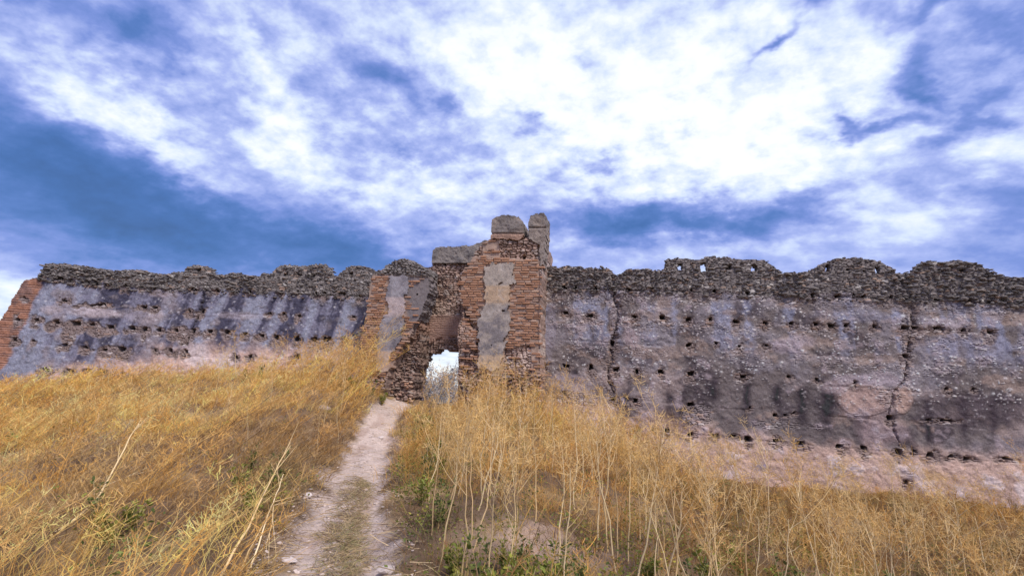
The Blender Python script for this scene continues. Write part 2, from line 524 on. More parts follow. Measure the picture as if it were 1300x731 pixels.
PATH_PX = [(412, 790, 3.3, .46), (424, 731, 4.1, .47), (440, 655, 6.0, .47), (454, 610, 7.8, .46), (470, 570, 10.0, .46), (482, 540, 12.2, .44), (493, 520, 13.7, .44), (510, 510, 14.8, .5)]
PATH = [(*pt(a, b, c), w) for a, b, c, w in PATH_PX]
CTRL = [(p[0], p[1], p[2]) for p in PATH]
CTRL += [(-3.0, 16.6, 0.80), (-2.6, 18.0, 0.6), (0.0, 0.0, -0.05), (-1.4, 2.0, -0.15),
         (-4.2, 15.5, 1.0), (-5.5, 15.6, 1.45), (-8.5, 15.8, 1.45), (-12, 15.8, 1.12), (-16, 15.8, .62), (-20, 15.5, .1),
         (-3.9, 12.5, 1.05), (-4.5, 10, 0.68), (-3.6, 7.0, 0.38), (-8, 11, .68), (-12, 10, .2), (-2.9, 4.5, 0.22), (-6, 6, 0.15), (-9, 6, 0.0), (-14, 6, -.2), (-5, 2, 0.0),
         (-1.4, 13.3, 0.80), (0.0, 13.0, 0.98), (1.2, 13.2, 0.80), (-1.0, 10.5, 0.62), (0.3, 10, 0.55), (-0.2, 7, 0.20), (.3, 4.5, -.02), (-.4, 4.0, -.1),
         (2.4, 13.8, 0.30), (4.0, 13.6, -.25), (5.2, 13.2, -0.62), (7, 12.9, -0.66), (10, 12.0, -0.60), (14, 11, -0.62), (18, 10, -.8),
         (2.2, 11, 0.15), (3.5, 9, -0.35), (2, 6, -0.35), (4, 5.5, -0.75), (6, 8, -0.95), (9, 8, -0.95), (7, 4, -1.0), (3, 2, -.6), (12, 5, -1.1), (0, -4, -0.6), (8, -3, -1.4), (-8, -3, -.5), (0, 24, .3), (-15, 24, .2), (14, 20, -.6)]
CT = np.array(CTRL)


def _tps(r2):
    return 0.5 * r2 * np.log(np.maximum(r2, 1e-9))


_n = len(CT)
_A = np.zeros((_n + 3, _n + 3)); _d2 = ((CT[:, None, :2] - CT[None, :, :2]) ** 2).sum(-1)
_A[:_n, :_n] = _tps(_d2) + np.eye(_n) * 0.35
_A[:_n, _n] = 1; _A[:_n, _n + 1:] = CT[:, :2]; _A[_n, :_n] = 1; _A[_n + 1:, :_n] = CT[:, :2].T
_W = np.linalg.solve(_A, np.concatenate([CT[:, 2], np.zeros(3)]))


def path_mask(X, Y):
    d, par = seg_dist(X, Y, [(p[0], p[1]) for p in PATH])
    w = np.interp(par, np.arange(len(PATH)), [p[3] for p in PATH])
    # signed side: + to the right of the path
    xs = np.interp(Y, [p[1] for p in PATH], [p[0] for p in PATH])
    side = (X - xs)
    return d / w, side, par


def ground(X, Y, micro=True):
    X = np.asarray(X, float); Y = np.asarray(Y, float)
    Xc = np.clip(X, -24, 20); Yc = np.clip(Y, -5, 25)
    h = np.full(X.shape, _W[_n]) + _W[_n + 1] * Xc + _W[_n + 2] * Yc
    for i in range(_n):
        h = h + _W[i] * _tps((Xc - CT[i, 0]) ** 2 + (Yc - CT[i, 1]) ** 2)
    h = h - 14 * sstep(22, 90, Y) - 8 * sstep(18, 120, np.abs(X)) * sstep(40, 16, np.abs(Y))
    if micro:
        near = sstep(40, 20, np.hypot(X, Y - 8))
        q, side, par = path_mask(X, Y)
        off = sstep(0.8, 1.5, q)
        h = h + near * (fbm(X * .9, Y * .9, 3, 3) * 0.10 * off + fbm(X * 3.1, Y * 3.1, 3, 9) * (0.02 + 0.035 * off) + fbm(X * 9, Y * 9, 2, 12) * 0.012)
        # two worn ruts and a low crown between them
        w = np.exp(-((side - 0.30) / 0.20) ** 2) + 0.8 * np.exp(-((side + 0.40) / 0.26) ** 2)
        h = h - near * 0.085 * w * sstep(1.2, 0.6, q) + near * 0.07 * off * sstep(3.0, 1.2, q)
    return h


def axis(f0, f1, step, lo, hi, growth=1.22):
    a = list(np.arange(f0, f1, step)); s = step; x = a[-1]
    while x < hi: s *= growth; x += s; a.append(x)
    s = step; x = a[0]; pre = []
    while x > lo: s *= growth; x -= s; pre.append(x)
    return np.array(pre[::-1] + a)


def build_ground():
    xs = axis(-10.0, 8.0, 0.062, -2500, 2500); ys = axis(3.0, 15.6, 0.062, -1500, 3500)
    X, Y = np.meshgrid(xs, ys); nx, ny = len(xs), len(ys)
    X = X.ravel(); Y = Y.ravel(); Z = ground(X, Y)
    q, side, par = path_mask(X, Y)
    qn = q + fbm(X * 2.2, Y * 2.2, 4, 21) * 0.35
    on = sstep(1.15, 0.75, qn)
    # lower half of the path: litter and stems keep the middle strip dark
    low = sstep(3.6, 2.2, par)
    strip = np.exp(-((side - 0.05 + fbm(Y * 1.1, X, 2, 5) * .1) / 0.17) ** 2) * low
    leftlit = sstep(-0.35, -0.75, side + fbm(X * 3, Y * 3, 3, 15) * .25) * low * 0.6
    litter = np.clip(strip * 0.9 + leftlit, 0, 1) * sstep(-0.25, 0.25, fbm(X * 5, Y * 5, 3, 44) + 0.25)
    c = np.zeros((len(X), 3)); n1 = fbm(X * 1.3, Y * 1.3, 4, 61); n2 = fbm(X * 6, Y * 6, 3, 62)
    c[:] = (.165, .105, .062)
    c = cmix(c, (.30, .20, .10), sstep(-.2, .6, n1))
    c = cmix(c, (.11, .075, .05), sstep(.1, .7, n2) * 0.7)
    bare = np.exp(-(((X - 0.45) / 0.7) ** 2 + ((Y - 5.2) / 0.35) ** 2)) + 0.7 * np.exp(-(((X + 2.4) / .4) ** 2 + ((Y - 10.2) / .5) ** 2))
    c = cmix(c, (.44, .31, .235), np.clip(bare + n2 * .3 * (bare > .15), 0, 1))
    dust = np.clip(.5 + .5 * n1 + .3 * n2, 0, 1)
    pc = np.array([.44, .345, .295])[None] * (1 - dust[:, None]) + np.array([.55, .445, .395])[None] * dust[:, None]
    pc = cmix(pc, (.36, .255, .21), sstep(.15, .6, fbm(X * 3.3, Y * 1.2, 3, 71)) * .6)
    c = c + (pc - c) * on[:, None]
    c = cmix(c, (.17, .125, .085), litter * on * 0.85)
    far = sstep(30, 200, np.hypot(X, Y)); c = cmix(c, (.30, .25, .16), far)
    vid = np.arange(nx * ny).reshape(ny, nx)
    q4 = np.stack([vid[:-1, :-1].ravel(), vid[:-1, 1:].ravel(), vid[1:, 1:].ravel(), vid[1:, :-1].ravel()], 1)
    o = link('ground', mesh_np('ground', np.stack([X, Y, Z], 1), q4, col=c, smooth=True), None, M_GROUND)
    tag(o, 'sloping ground of dry soil with a pale dusty footpath', kind='structure')
    return o


GROUND = build_ground()

# ------------------------------------------------------------------ outlines and marks of the walls (as seen from the path)
TOP_L = [(-120, 560), (-20, 430), (0, 400), (27, 353), (38, 351), (42, 350), (52, 333), (78, 333), (100, 336), (120, 339), (140, 343), (155, 341), (175, 341), (195, 346), (208, 347), (218, 343), (229, 344), (234, 337), (248, 335), (262, 338), (269, 347), (280, 348), (290, 345), (300, 344), (308, 348), (326, 349), (332, 344), (342, 345), (348, 338), (360, 335), (380, 336), (392, 334), (412, 334), (418, 339), (421, 351), (425, 350), (436, 340), (452, 335), (468, 338), (474, 342), (490, 340), (540, 345), (600, 350)]
TOP_R = [(640, 345), (697, 337), (710, 337), (714, 335), (730, 337), (745, 338), (760, 337), (772, 338), (778, 343), (783, 347), (787, 345), (796, 340), (808, 339), (820, 340), (830, 341), (843, 340), (846, 327), (850, 325), (865, 326), (880, 328), (892, 327), (895, 325), (905, 323), (915, 324), (935, 326), (950, 327), (975, 329), (983, 333), (989, 340), (995, 344), (1005, 343), (1020, 345), (1033, 341), (1045, 333), (1060, 327), (1075, 325), (1090, 324), (1105, 327), (1125, 331), (1137, 337), (1143, 344), (1160, 345), (1166, 337), (1178, 329), (1200, 330), (1220, 328), (1235, 330), (1250, 333), (1262, 340), (1274, 346), (1290, 350), (1300, 349), (1420, 353)]
JOINT_L = [(-50, 345), (40, 350), (70, 353), (105, 358), (180, 364), (240, 367), (310, 370), (400, 373), (474, 375), (560, 379)]
JOINT_R = [(640, 360), (700, 364), (780, 366), (880, 369), (960, 372), (1060, 375), (1150, 378), (1240, 382), (1300, 383), (1420, 388)]
# pockets left by scaffold poles: x, y, half width, half height
HOLES_L = [(78, 380, 4, 2), (120, 386, 14, 1.3), (178, 389, 6, 2), (193, 390, 5, 2), (237, 394, 3, 3), (252, 394, 4, 3), (339, 396, 4, 2), (358, 398, 3, 2.5), (377, 400, 3, 2.5), (447, 401, 3, 2),
           (42, 405, 6, 3), (68, 408, 5, 3), (92, 410, 9, 4), (112, 411, 6, 2.5), (137, 414, 5, 3.5), (164, 416, 4, 2.5), (181, 417, 5, 3.5), (200, 418, 4, 3), (221, 419, 5, 4), (243, 420, 5, 4), (264, 420, 4, 3), (285, 421, 4, 3), (309, 423, 4, 3), (330, 425, 4, 3), (349, 427, 5, 4), (375, 429, 4, 4), (397, 431, 4, 4), (413, 430, 6, 3.5), (438, 431, 4, 3),
           (40, 432, 2, 2), (80, 437, 5, 3), (104, 440, 5, 3), (130, 443, 4, 3), (152, 443, 7, 4), (214, 445, 4, 3), (195, 444, 2, 2), (234, 446, 3, 3),
           (57, 469, 6, 3), (87, 470, 4, 3), (110, 470, 3, 2), (128, 471, 4, 3), (153, 474, 3, 2), (194, 474, 4, 2), (8, 495, 5, 3), (298, 452, 3, 3), (316, 452, 4, 2.5), (375, 452, 4, 3),
           (25, 376, 3, 2), (17, 404, 4, 3), (14, 430, 4, 3)]
BASE_HOLES_L = [(70, 351, 5, 3), (85, 355, 3, 2), (105, 357, 3, 2), (118, 358, 2.5, 2), (134, 358, 3, 2), (156, 361, 3.5, 3), (177, 362, 3, 2), (190, 364, 3, 2), (243, 365, 3, 2), (273, 367, 3, 2), (292, 368, 3, 2), (314, 369, 3, 2), (355, 370, 3, 2), (376, 369, 3, 2), (399, 371, 3, 2), (411, 371, 3, 2.5), (432, 372, 7, 2), (455, 374, 3, 2)]
TOP_HOLES_L = [(250, 342, 3, 3), (377, 347, 4, 3), (394, 347, 4, 3), (443, 347, 4, 3), (360, 347, 4, 2)]
HOLES_R = [(719, 396, 4, 3), (748, 399, 5, 3.5), (807, 401, 4, 3), (841, 402, 4, 3), (874, 404, 4, 3), (902, 405, 3.5, 3), (936, 406, 4, 3), (974, 408, 6, 3), (1006, 409, 5, 3), (1038, 411, 4, 3), (1059, 411, 5, 2.5), (1078, 412, 4, 3), (1113, 413, 4, 3), (1152, 414, 6, 3), (1166, 415, 4, 3), (1196, 416, 10, 3), (1229, 418, 5, 3), (1261, 420, 6, 4),
           (778, 435, 5, 5), (876, 437, 4, 3), (910, 435, 3, 2), (939, 438, 3, 2.5), (974, 437, 3, 2), (1153, 451, 5, 4),
           (690, 464, 3, 3), (718, 464, 4, 3), (750, 466, 3.5, 4), (781, 469, 4, 4), (809, 471, 4, 4), (839, 471, 4, 3.5), (878, 474, 4, 4), (945, 477, 6, 3), (1002, 478, 4, 2), (1039, 482, 4, 2.5), (1088, 486, 3, 2), (1204, 493, 4, 3), (1240, 494, 3, 1.5),
           (877, 513, 4, 4), (954, 517, 2.5, 2), (985, 527, 2.5, 2), (998, 526, 2.5, 1.5), (1008, 524, 3, 1), (1132, 530, 5, 4), (1181, 532, 5, 1.2), (1203, 533, 13, 1.5),
           (716, 498, 3.5, 3), (779, 507, 5, 3), (806, 508, 5, 4), (846, 546, 6, 4), (808, 545, 5, 4), (830, 546, 4, 2), (877, 551, 4, 3), (908, 553, 5, 3), (931, 554, 6, 2), (951, 557, 5, 4), (986, 559, 6, 3), (1017, 562, 6, 4), (1066, 566, 5, 4), (1097, 568, 5, 4), (1143, 574, 5, 4), (1161, 573, 3, 2), (1182, 577, 6, 4), (1209, 579, 7, 1.5), (1229, 582, 6, 2), (1278, 582, 9, 1.5), (1151, 612, 4, 4)]
BASE_HOLES_R = [(713, 363, 6, 3), (729, 363, 3.5, 2.5), (755, 364, 3, 3), (798, 366, 2.5, 2), (829, 366, 2.5, 2.5), (878, 367, 3, 3), (909, 367, 3, 3), (951, 371, 3, 2), (1015, 372, 3, 2), (1035, 373, 3.5, 2.5), (1066, 374, 3.5, 2.5), (1088, 374, 3, 2), (1100, 374, 3, 2), (1135, 375, 3, 3), (1157, 377, 5, 3), (1198, 379, 8, 1.5), (1237, 380, 5, 2), (1262, 380, 5, 2), (1279, 381, 4, 2.5)]
TOP_HOLES_R = [(926, 338, 4, 3), (1080, 341, 4, 2), (1200, 341, 4, 2.5), (1228, 341, 5, 2.5), (1100, 343, 3, 2)]
SKY_HOLES_R = [(864, 337, 2.8, 4.2), (894, 337, 3.3, 5.4), (959, 339, 3.0, 4.0), (1053, 339, 2.6, 4.0), (1118, 341, 2.4, 4.0)]
CRACK_R1 = [(777, 340), (779, 365), (783, 390), (782, 408), (778, 435), (775, 452), (773, 470), (775, 490), (779, 508)]
CRACK_R2 = [(1144, 344), (1154, 362), (1160, 380), (1163, 410), (1155, 450), (1152, 482), (1136, 500), (1130, 530), (1143, 560), (1140, 574)]
CRACK_L = [(256, 372), (250, 395), (243, 415), (236, 432), (234, 447), (231, 462)]


def pocket(px, py, holes, S, T, grow=1.0):
    d = np.zeros(px.shape); halo = np.zeros(px.shape)
    wx = fbm(S * 7, T * 7, 2, 201) * 1.5; wy = fbm(S * 7, T * 7, 2, 202) * 1.2
    for (x, y, a, b) in holes:
        m = (np.abs(px - x) < a * 4 + 8) & (np.abs(py - y) < b * 5 + 8)
        if not m.any(): continue
        r = np.maximum(np.abs(px[m] + wx[m] - x) / (a * grow), np.abs(py[m] + wy[m] - y) / (b * grow))
        d[m] = np.maximum(d[m], sstep(1.05, 0.55, r * (1.12 + .5 * hash2(np.array([int(x)]), np.array([int(y)]), 5)[0])))
        # flaked surface spreads below and beside a pocket
        r2 = np.hypot((px[m] - x) / (a * 1.7 + 1), (py[m] + wy[m] * 1.5 - y - b * 1.2) / (b * 1.9 + 1))
        halo[m] = np.maximum(halo[m], sstep(1.3, 0.6, r2 + fbm(S[m] * 6, T[m] * 6, 3, 204) * .5))
    return d, halo


def rubble(S, T, w, h, seed):
    """stone relief 0..1 and a stone id"""
    jx = fbm(S * 3, T * 3, 2, seed + 3) * 0.25; row = T / h
    f1, f2, cid = cells(S / w + jx, row + jx * .5, seed)
    edge = sstep(0.02, 0.22, f2 - f1)
    return edge * (0.55 + 0.45 * cid), cid


def paint_left(g):
    px, py, S, T = g['px'], g['py'], g['S'], g['T']
    n = len(px); jy = top_of(px, JOINT_L)
    up = sstep(2.5, -2.5, py - jy + 4.5 * fbm(S * 1.7, T * 1.7, 3, 371) + 2.5 * fbm(S * 6, T * 6, 2, 372))   # parapet of rubble
    n1 = fbm(S * .8, T * .8, 4, 301); n2 = fbm(S * 3, T * 3, 4, 302); n3 = fbm(S * 10, T * 10, 3, 303)
    streak = fbm((S - .18 * T) * 3.2, T * .25, 4, 304); streak2 = fbm((S - .18 * T) * 1.1, T * .2, 3, 305)
    c = np.zeros((n, 3)); c[:] = (.21, .20, .24)
    c = cmix(c, (.295, .30, .345), sstep(-.1, .6, streak + .3 * n3) * .8)
    c = cmix(c, (.085, .082, .105), sstep(.0, .5, -streak + .35 * n2 + .2 * n3) * .88)
    c = cmix(c, (.30, .255, .255), sstep(.25, .8, n1 + .4 * n2) * .7)
    c = cmix(c, (.13, .12, .125), sstep(.35, .9, n2 + .4 * n3) * .55)
    # fresh pale render along the foot and in patches
    base = sstep(-26, 6, py - top_of(px, [(-60, 520), (0, 505), (60, 480), (160, 462), (235, 452), (330, 455), (420, 452), (480, 470)]) + 9 * n2)
    c = cmix(c, (.52, .37, .31), base * .9)
    for (x, y, rx, ry, a) in [(115, 396, 38, 7, .75), (250, 452, 16, 16, .9), (285, 460, 16, 12, .9), (60, 393, 16, 6, .5), (300, 400, 30, 5, .35), (180, 400, 30, 10, .35), (200, 372, 20, 5, .4)]:
        c = cmix(c, (.50, .42, .41), np.clip(blob(px, py, x, y, rx, ry, 3, 2) * 1.3 + n2 * .25 - .15, 0, 1) * a)
    f1, f2, cid = cells(S / .15 + n2 * .3, T / .13 + n1 * .3, 350); fl = sstep(.30, .10, f1 + n3 * .1) * (cid > .80)
    c = c + (np.stack([.30 + .25 * ((cid * 9.3) % 1), .285 + .24 * ((cid * 9.3) % 1), .30 + .22 * ((cid * 9.3) % 1)], 1) - c) * (fl * .7)[:, None]
    # brick quoin at the far end
    qe = top_of(py, [(340, 62), (352, 52), (400, 30), (440, 14), (470, 0), (520, -25)])
    quoin = sstep(2.5, -2.5, px - qe + 3 * n2) * sstep(349, 353, py)
    course = (T / .085) % 1.0
    bj = sstep(.0, .14, course) * sstep(1.0, .86, course)
    bc = cmix(cmix(np.tile(np.array([.33, .25, .22]), (n, 1)), (.34, .185, .13), bj), (.24, .155, .13), sstep(-.1, .5, n2) * bj)
    c = c + (bc - c) * quoin[:, None]
    # parapet stones
    st, cid = rubble(S, T, .17, .055, 330)
    pc = np.zeros((n, 3)); pc[:] = (.145, .128, .126)
    stone = np.stack([.14 + .075 * cid, .123 + .066 * cid, .12 + .062 * cid], 1)
    stone = cmix(stone, (.28, .20, .16), sstep(.92, .95, (cid * 7.31) % 1.0))
    stone = cmix(stone, (.42, .39, .37), sstep(.93, .96, (cid * 5.77) % 1.0))
    pc = pc + (stone - pc) * sstep(.1, .4, st)[:, None]
    rub = np.maximum(up, sstep(.15, .5, n1 * .5 + n2 * .6 - .1) * sstep(24, 2, py - jy) * .9)
    ph, halo = pocket(px, py, HOLES_L + BASE_HOLES_L + TOP_HOLES_L, S, T)
    for (x, y, rx, ry) in [(84, 424, 10, 14), (140, 447, 18, 9), (230, 425, 8, 14), (60, 415, 10, 8), (405, 470, 26, 14), (120, 420, 14, 8), (217, 426, 9, 7), (395, 436, 6, 8), (413, 438, 8, 8)]:
        halo = np.maximum(halo, sstep(.25, .6, blob(px, py, x, y, rx, ry, 0, 1.5) + n2 * .2))
    halo = halo * (1 - up)
    rub = np.maximum(rub, halo)
    hc = cmix(pc * 1.25, (.30, .21, .17), np.full(n, .35))
    c = c + (pc - c) * (rub * (1 - halo))[:, None] + (hc - c) * halo[:, None]
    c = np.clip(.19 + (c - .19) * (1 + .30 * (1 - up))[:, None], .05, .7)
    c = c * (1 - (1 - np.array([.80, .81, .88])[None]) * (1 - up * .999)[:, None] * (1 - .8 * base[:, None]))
    cr, par = seg_dist(px, py, CRACK_L); cr = sstep(1.6, .3, cr + n3 * 1.4 + n2)
    d = n1 * .035 + n2 * .022 + n3 * .011 + .012 * streak - .03 * T
    d = d + (st * .040 - .025) * rub * (1 + .25 * n2) + quoin * (bj * .03 - .01)
    for k in (1, 2, 3, 4):
        yy = py - (jy + k * 28.5); d = d - .009 * np.exp(-(yy / 1.3) ** 2) * sstep(-.2, .3, n2 + .15)
    lip = np.exp(-((py - jy - .5) / 1.6) ** 2)
    d = d - .03 * lip * sstep(-.2, .4, n2) + .012 * up
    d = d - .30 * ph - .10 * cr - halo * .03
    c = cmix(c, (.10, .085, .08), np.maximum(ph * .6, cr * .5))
    return d, c


def paint_right(g):
    px, py, S, T = g['px'], g['py'], g['S'], g['T']
    n = len(px); jy = top_of(px, JOINT_R)
    up = sstep(2.5, -2.5, py - jy + 5.5 * fbm(S * 1.7, T * 1.7, 3, 471) + 3 * fbm(S * 6, T * 6, 2, 472))
    n1 = fbm(S * .8, T * .8, 4, 401); n2 = fbm(S * 3, T * 3, 4, 402); n3 = fbm(S * 10, T * 10, 3, 403); n4 = fbm(S * 1.4 + 8, T * 1.9, 4, 404)
    streak = fbm(S * 2.6, T * .22, 4, 405)
    pit = np.interp(px, [700, 880, 1200, 1300], [33, 36.5, 40, 41]); lift = (py - jy) / pit
    c = np.zeros((n, 3)); c[:] = (.21, .18, .172)
    c = cmix(c, (.29, .262, .278), sstep(-.1, .5, n1 + .4 * n2) * .75)
    c = cmix(c, (.10, .086, .094), sstep(.1, .6, n4 + .45 * n2 + .2 * n3) * .7)
    c = cmix(c, (.30, .305, .385), sstep(.0, .5, streak + .4 * n2) * sstep(2.6, 1.2, lift) * .75)
    c = cmix(c, (.40, .30, .25), sstep(.3, .7, fbm(S * 1.1, T * 2.4, 4, 409) + .25 * n3) * .5)
    # dark run-off stains under the third lift
    for x in (728, 795, 848, 862, 905, 948, 986, 1018, 1050, 1095, 1180, 1225, 1262, 1290):
        w = 9 + 5 * math.sin(x); L = 48 + 22 * math.sin(x * 1.7)
        y0 = top_of(np.array([x]), JOINT_R)[0] + 3.05 * np.interp(x, [700, 880, 1200], [33, 36.5, 40])
        s = np.exp(-((px - x + 3 * n2) / w) ** 2) * sstep(y0 - 4, y0 + 6, py) * sstep(y0 + L * 1.4, y0 + L * .5, py)
        c = cmix(c, (.075, .066, .075), s * .92)
    # pale zone between the stains
    c = cmix(c, (.40, .32, .29), sstep(.0, .45, n1 + .3 * n2) * sstep(2.7, 3.1, lift) * sstep(4.6, 4.0, lift) * .6)
    # warm foot of the wall
    foot = top_of(px, [(690, 500), (760, 510), (800, 530), (880, 545), (960, 555), (1060, 563), (1150, 572), (1300, 582)])
    base = sstep(-14, 14, py - foot + 10 * n2 + 8 * n1)
    c = cmix(c, (.48, .345, .29), base * .88)
    c = cmix(c, (.60, .51, .49), sstep(.2, .6, n2 + .5 * n4) * sstep(6, 20, py - foot) * .7)
    c = cmix(c, (.40, .27, .16), blob(px, py, 1175, 604, 30, 9, 8) * .8)
    c = cmix(c, (.42, .28, .19), blob(px, py, 845, 545, 16, 22, 0, 2) * .6)
    c = cmix(c, (.16, .17, .26), blob(px, py, 965, 592, 9, 6, 0, 2) * .7)
    for (x, y, rx, ry, a, col) in [(1098, 508, 36, 20, .9, (.46, .33, .285)), (1147, 508, 14, 17, .95, (.49, .35, .29)), (1110, 482, 48, 7, .75, (.46, .385, .40)), (1060, 492, 20, 9, .6, (.44, .35, .35)), (1120, 545, 34, 26, .6, (.42, .32, .31)),
                                   (998, 440, 22, 10, .7, (.43, .36, .385)), (1020, 432, 20, 8, .5, (.43, .36, .385)), (795, 408, 10, 7, .8, (.44, .35, .34)), (800, 428, 12, 10, .7, (.44, .35, .35)), (1200, 408, 24, 5, .6, (.42, .37, .39)), (1050, 455, 40, 5, .5, (.42, .35, .34)), (720, 485, 26, 13, .6, (.42, .35, .36)), (697, 420, 9, 40, .5, (.34, .31, .36)), (1095, 400, 60, 9, .35, (.34, .33, .40)), (1230, 440, 60, 16, .35, (.32, .30, .37))]:
        c = cmix(c, col, np.clip(blob(px, py, x, y, rx, ry, 3, 2) * 1.4 + n2 * .35 - .2, 0, 1) * a)
    c = cmix(c, (.125, .105, .112), np.clip(blob(px, py, 1235, 520, 75, 26, 2, 3) * 1.2 + n2 * .2 - .1, 0, 1) * .75)
    # scattered pebbles of the mix showing in the weathered face
    f1, f2, cid = cells(S / .16 + n2 * .3, T / .13 + n1 * .3, 450); g1, g2, gid = cells(S / .07 + n1, T / .06 + n2 * .4, 455)
    p1 = sstep(.16 + .24 * ((cid * 3.7) % 1), .08, f1 + n3 * .08) * (cid > .66); p2 = sstep(.40, .15, g1 + n3 * .1) * (gid > .80)
    peb = np.maximum(p1, p2) * sstep(-.45, .35, n2 + .4 * n4 + .1) * sstep(4.4, 2.8, lift) * (1 - up); cid = np.where(p1 > p2, cid, gid)
    pcol = np.stack([.25 + .34 * ((cid * 9.3) % 1), .225 + .31 * ((cid * 9.3) % 1), .225 + .27 * ((cid * 9.3) % 1)], 1)
    c = c + (np.clip(pcol * 1.4, 0, .75) - c) * (peb * .95)[:, None]
    # parapet stones and stony zones
    st, cid = rubble(S, T, .16, .052, 430)
    pc = np.zeros((n, 3)); pc[:] = (.145, .124, .120)
    stone = np.stack([.14 + .075 * cid, .12 + .064 * cid, .115 + .06 * cid], 1)
    stone = cmix(stone, (.29, .20, .15), sstep(.90, .94, (cid * 7.31) % 1.0))
    stone = cmix(stone, (.46, .42, .39), sstep(.93, .96, (cid * 5.77) % 1.0))
    pc = pc + (stone - pc) * sstep(.1, .4, st)[:, None]
    zone = sstep(26, 4, py - jy + 12 * n1) * .95
    for k, a in ((1, .55), (2, .35)):
        zone = np.maximum(zone, np.exp(-((lift - k - .22) / .22) ** 2) * sstep(-.15, .35, n2 + .5 * n1) * a * 1.4)
    zone = np.maximum(zone, sstep(.3, .6, blob(px, py, 888, 527, 20, 14, 0, 2) + n2 * .15))
    zone = np.maximum(zone, sstep(.3, .6, blob(px, py, 1155, 425, 12, 26, 0, 2) + n2 * .15))
    zone = np.maximum(zone, sstep(.35, .65, blob(px, py, 1130, 505, 16, 14, 0, 2) + n2 * .25) * .6)
    zone = np.maximum(zone, sstep(.35, .65, blob(px, py, 725, 505, 40, 10, 8, 2) + n2 * .25))
    zone = np.maximum(zone, sstep(.35, .65, blob(px, py, 1000, 540, 40, 8, 4, 2) + n2 * .5) * .7)
    ph, halo = pocket(px, py, HOLES_R + BASE_HOLES_R + TOP_HOLES_R, S, T)
    halo = halo * (1 - up)
    q1, _ = seg_dist(px, py, CRACK_R1); q2, _ = seg_dist(px, py, CRACK_R2[:6]); halo = np.maximum(halo, np.maximum(sstep(8, 3, q1 + 4 * n2), sstep(10, 3, q2 + 5 * n2) * .9) * (1 - up) * .8)
    rub = np.clip(np.maximum(np.maximum(up, zone), halo), 0, 1)
    pc2 = pc * (1.0 + .55 * (1 - up))[:, None]
    hc = cmix(pc * 1.3, (.30, .21, .17), np.full(n, .35))
    c = c + (pc2 - c) * (rub * (1 - halo) * (.55 + .45 * up))[:, None] + (hc - c) * (halo * .8)[:, None]
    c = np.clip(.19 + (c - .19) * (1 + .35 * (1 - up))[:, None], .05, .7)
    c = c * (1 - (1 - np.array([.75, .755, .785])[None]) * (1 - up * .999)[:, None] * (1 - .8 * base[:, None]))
    cr1, p1 = seg_dist(px + 3 * n2 + 2 * n3, py, CRACK_R1); w1 = np.interp(p1, [0, 1, 3, 5, 8], [3.6, 2.4, 1.9, 1.4, .9])
    cr2, p2 = seg_dist(px + 3 * n2 + 2 * n3, py, CRACK_R2); w2 = np.interp(p2, [0, 2, 4, 9], [1.6, 1.6, .7, .35])
    cr = np.maximum(sstep(1.2, .2, (cr1 + n3 + .8 * n2) / w1) * (.45 + .55 * sstep(-.3, .2, n2 + n3)), sstep(1.2, .2, (cr2 + n3 + .8 * n2) / w2) * .8 * (.2 + .8 * sstep(-.2, .3, n2 + n3)))
    crh = np.maximum(sstep(2.6, 1.0, (cr1 + n3 * 2) / w1), sstep(3.4, 1.2, (cr2 + n3 * 2) / w2)) * sstep(-.3, .3, n2 + .1)
    d = n1 * .035 + n2 * .022 + n3 * .010 - .03 * T + peb * .016
    d = d + (st * .040 - .025) * rub * (1 + .25 * n2) - crh * .05 * (1 - up)
    for k in (1, 2, 3, 4, 5):
        d = d - .010 * np.exp(-((lift - k) * pit / 1.4) ** 2) * sstep(-.2, .3, n2 + .15)
    lip = np.exp(-((py - jy - .5) / 1.8) ** 2)
    d = d - .035 * lip * sstep(-.2, .4, n2) + .010 * up
    # render that still clings stands a finger proud
    d = d + .018 * sstep(.3, .5, blob(px, py, 1098, 508, 36, 20, 3, 3) + n2 * .1) + .018 * sstep(.3, .5, blob(px, py, 1147, 508, 13, 18, 0, 3))
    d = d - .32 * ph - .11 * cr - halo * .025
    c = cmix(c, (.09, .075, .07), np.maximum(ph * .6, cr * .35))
    return d, c


def par_split(px, py, merlons):
    m = np.zeros(px.shape, bool)
    for (xa, xb, yb) in merlons: m |= (px > xa + .6) & (px < xb - .6) & (py < yb - .6)
    return m


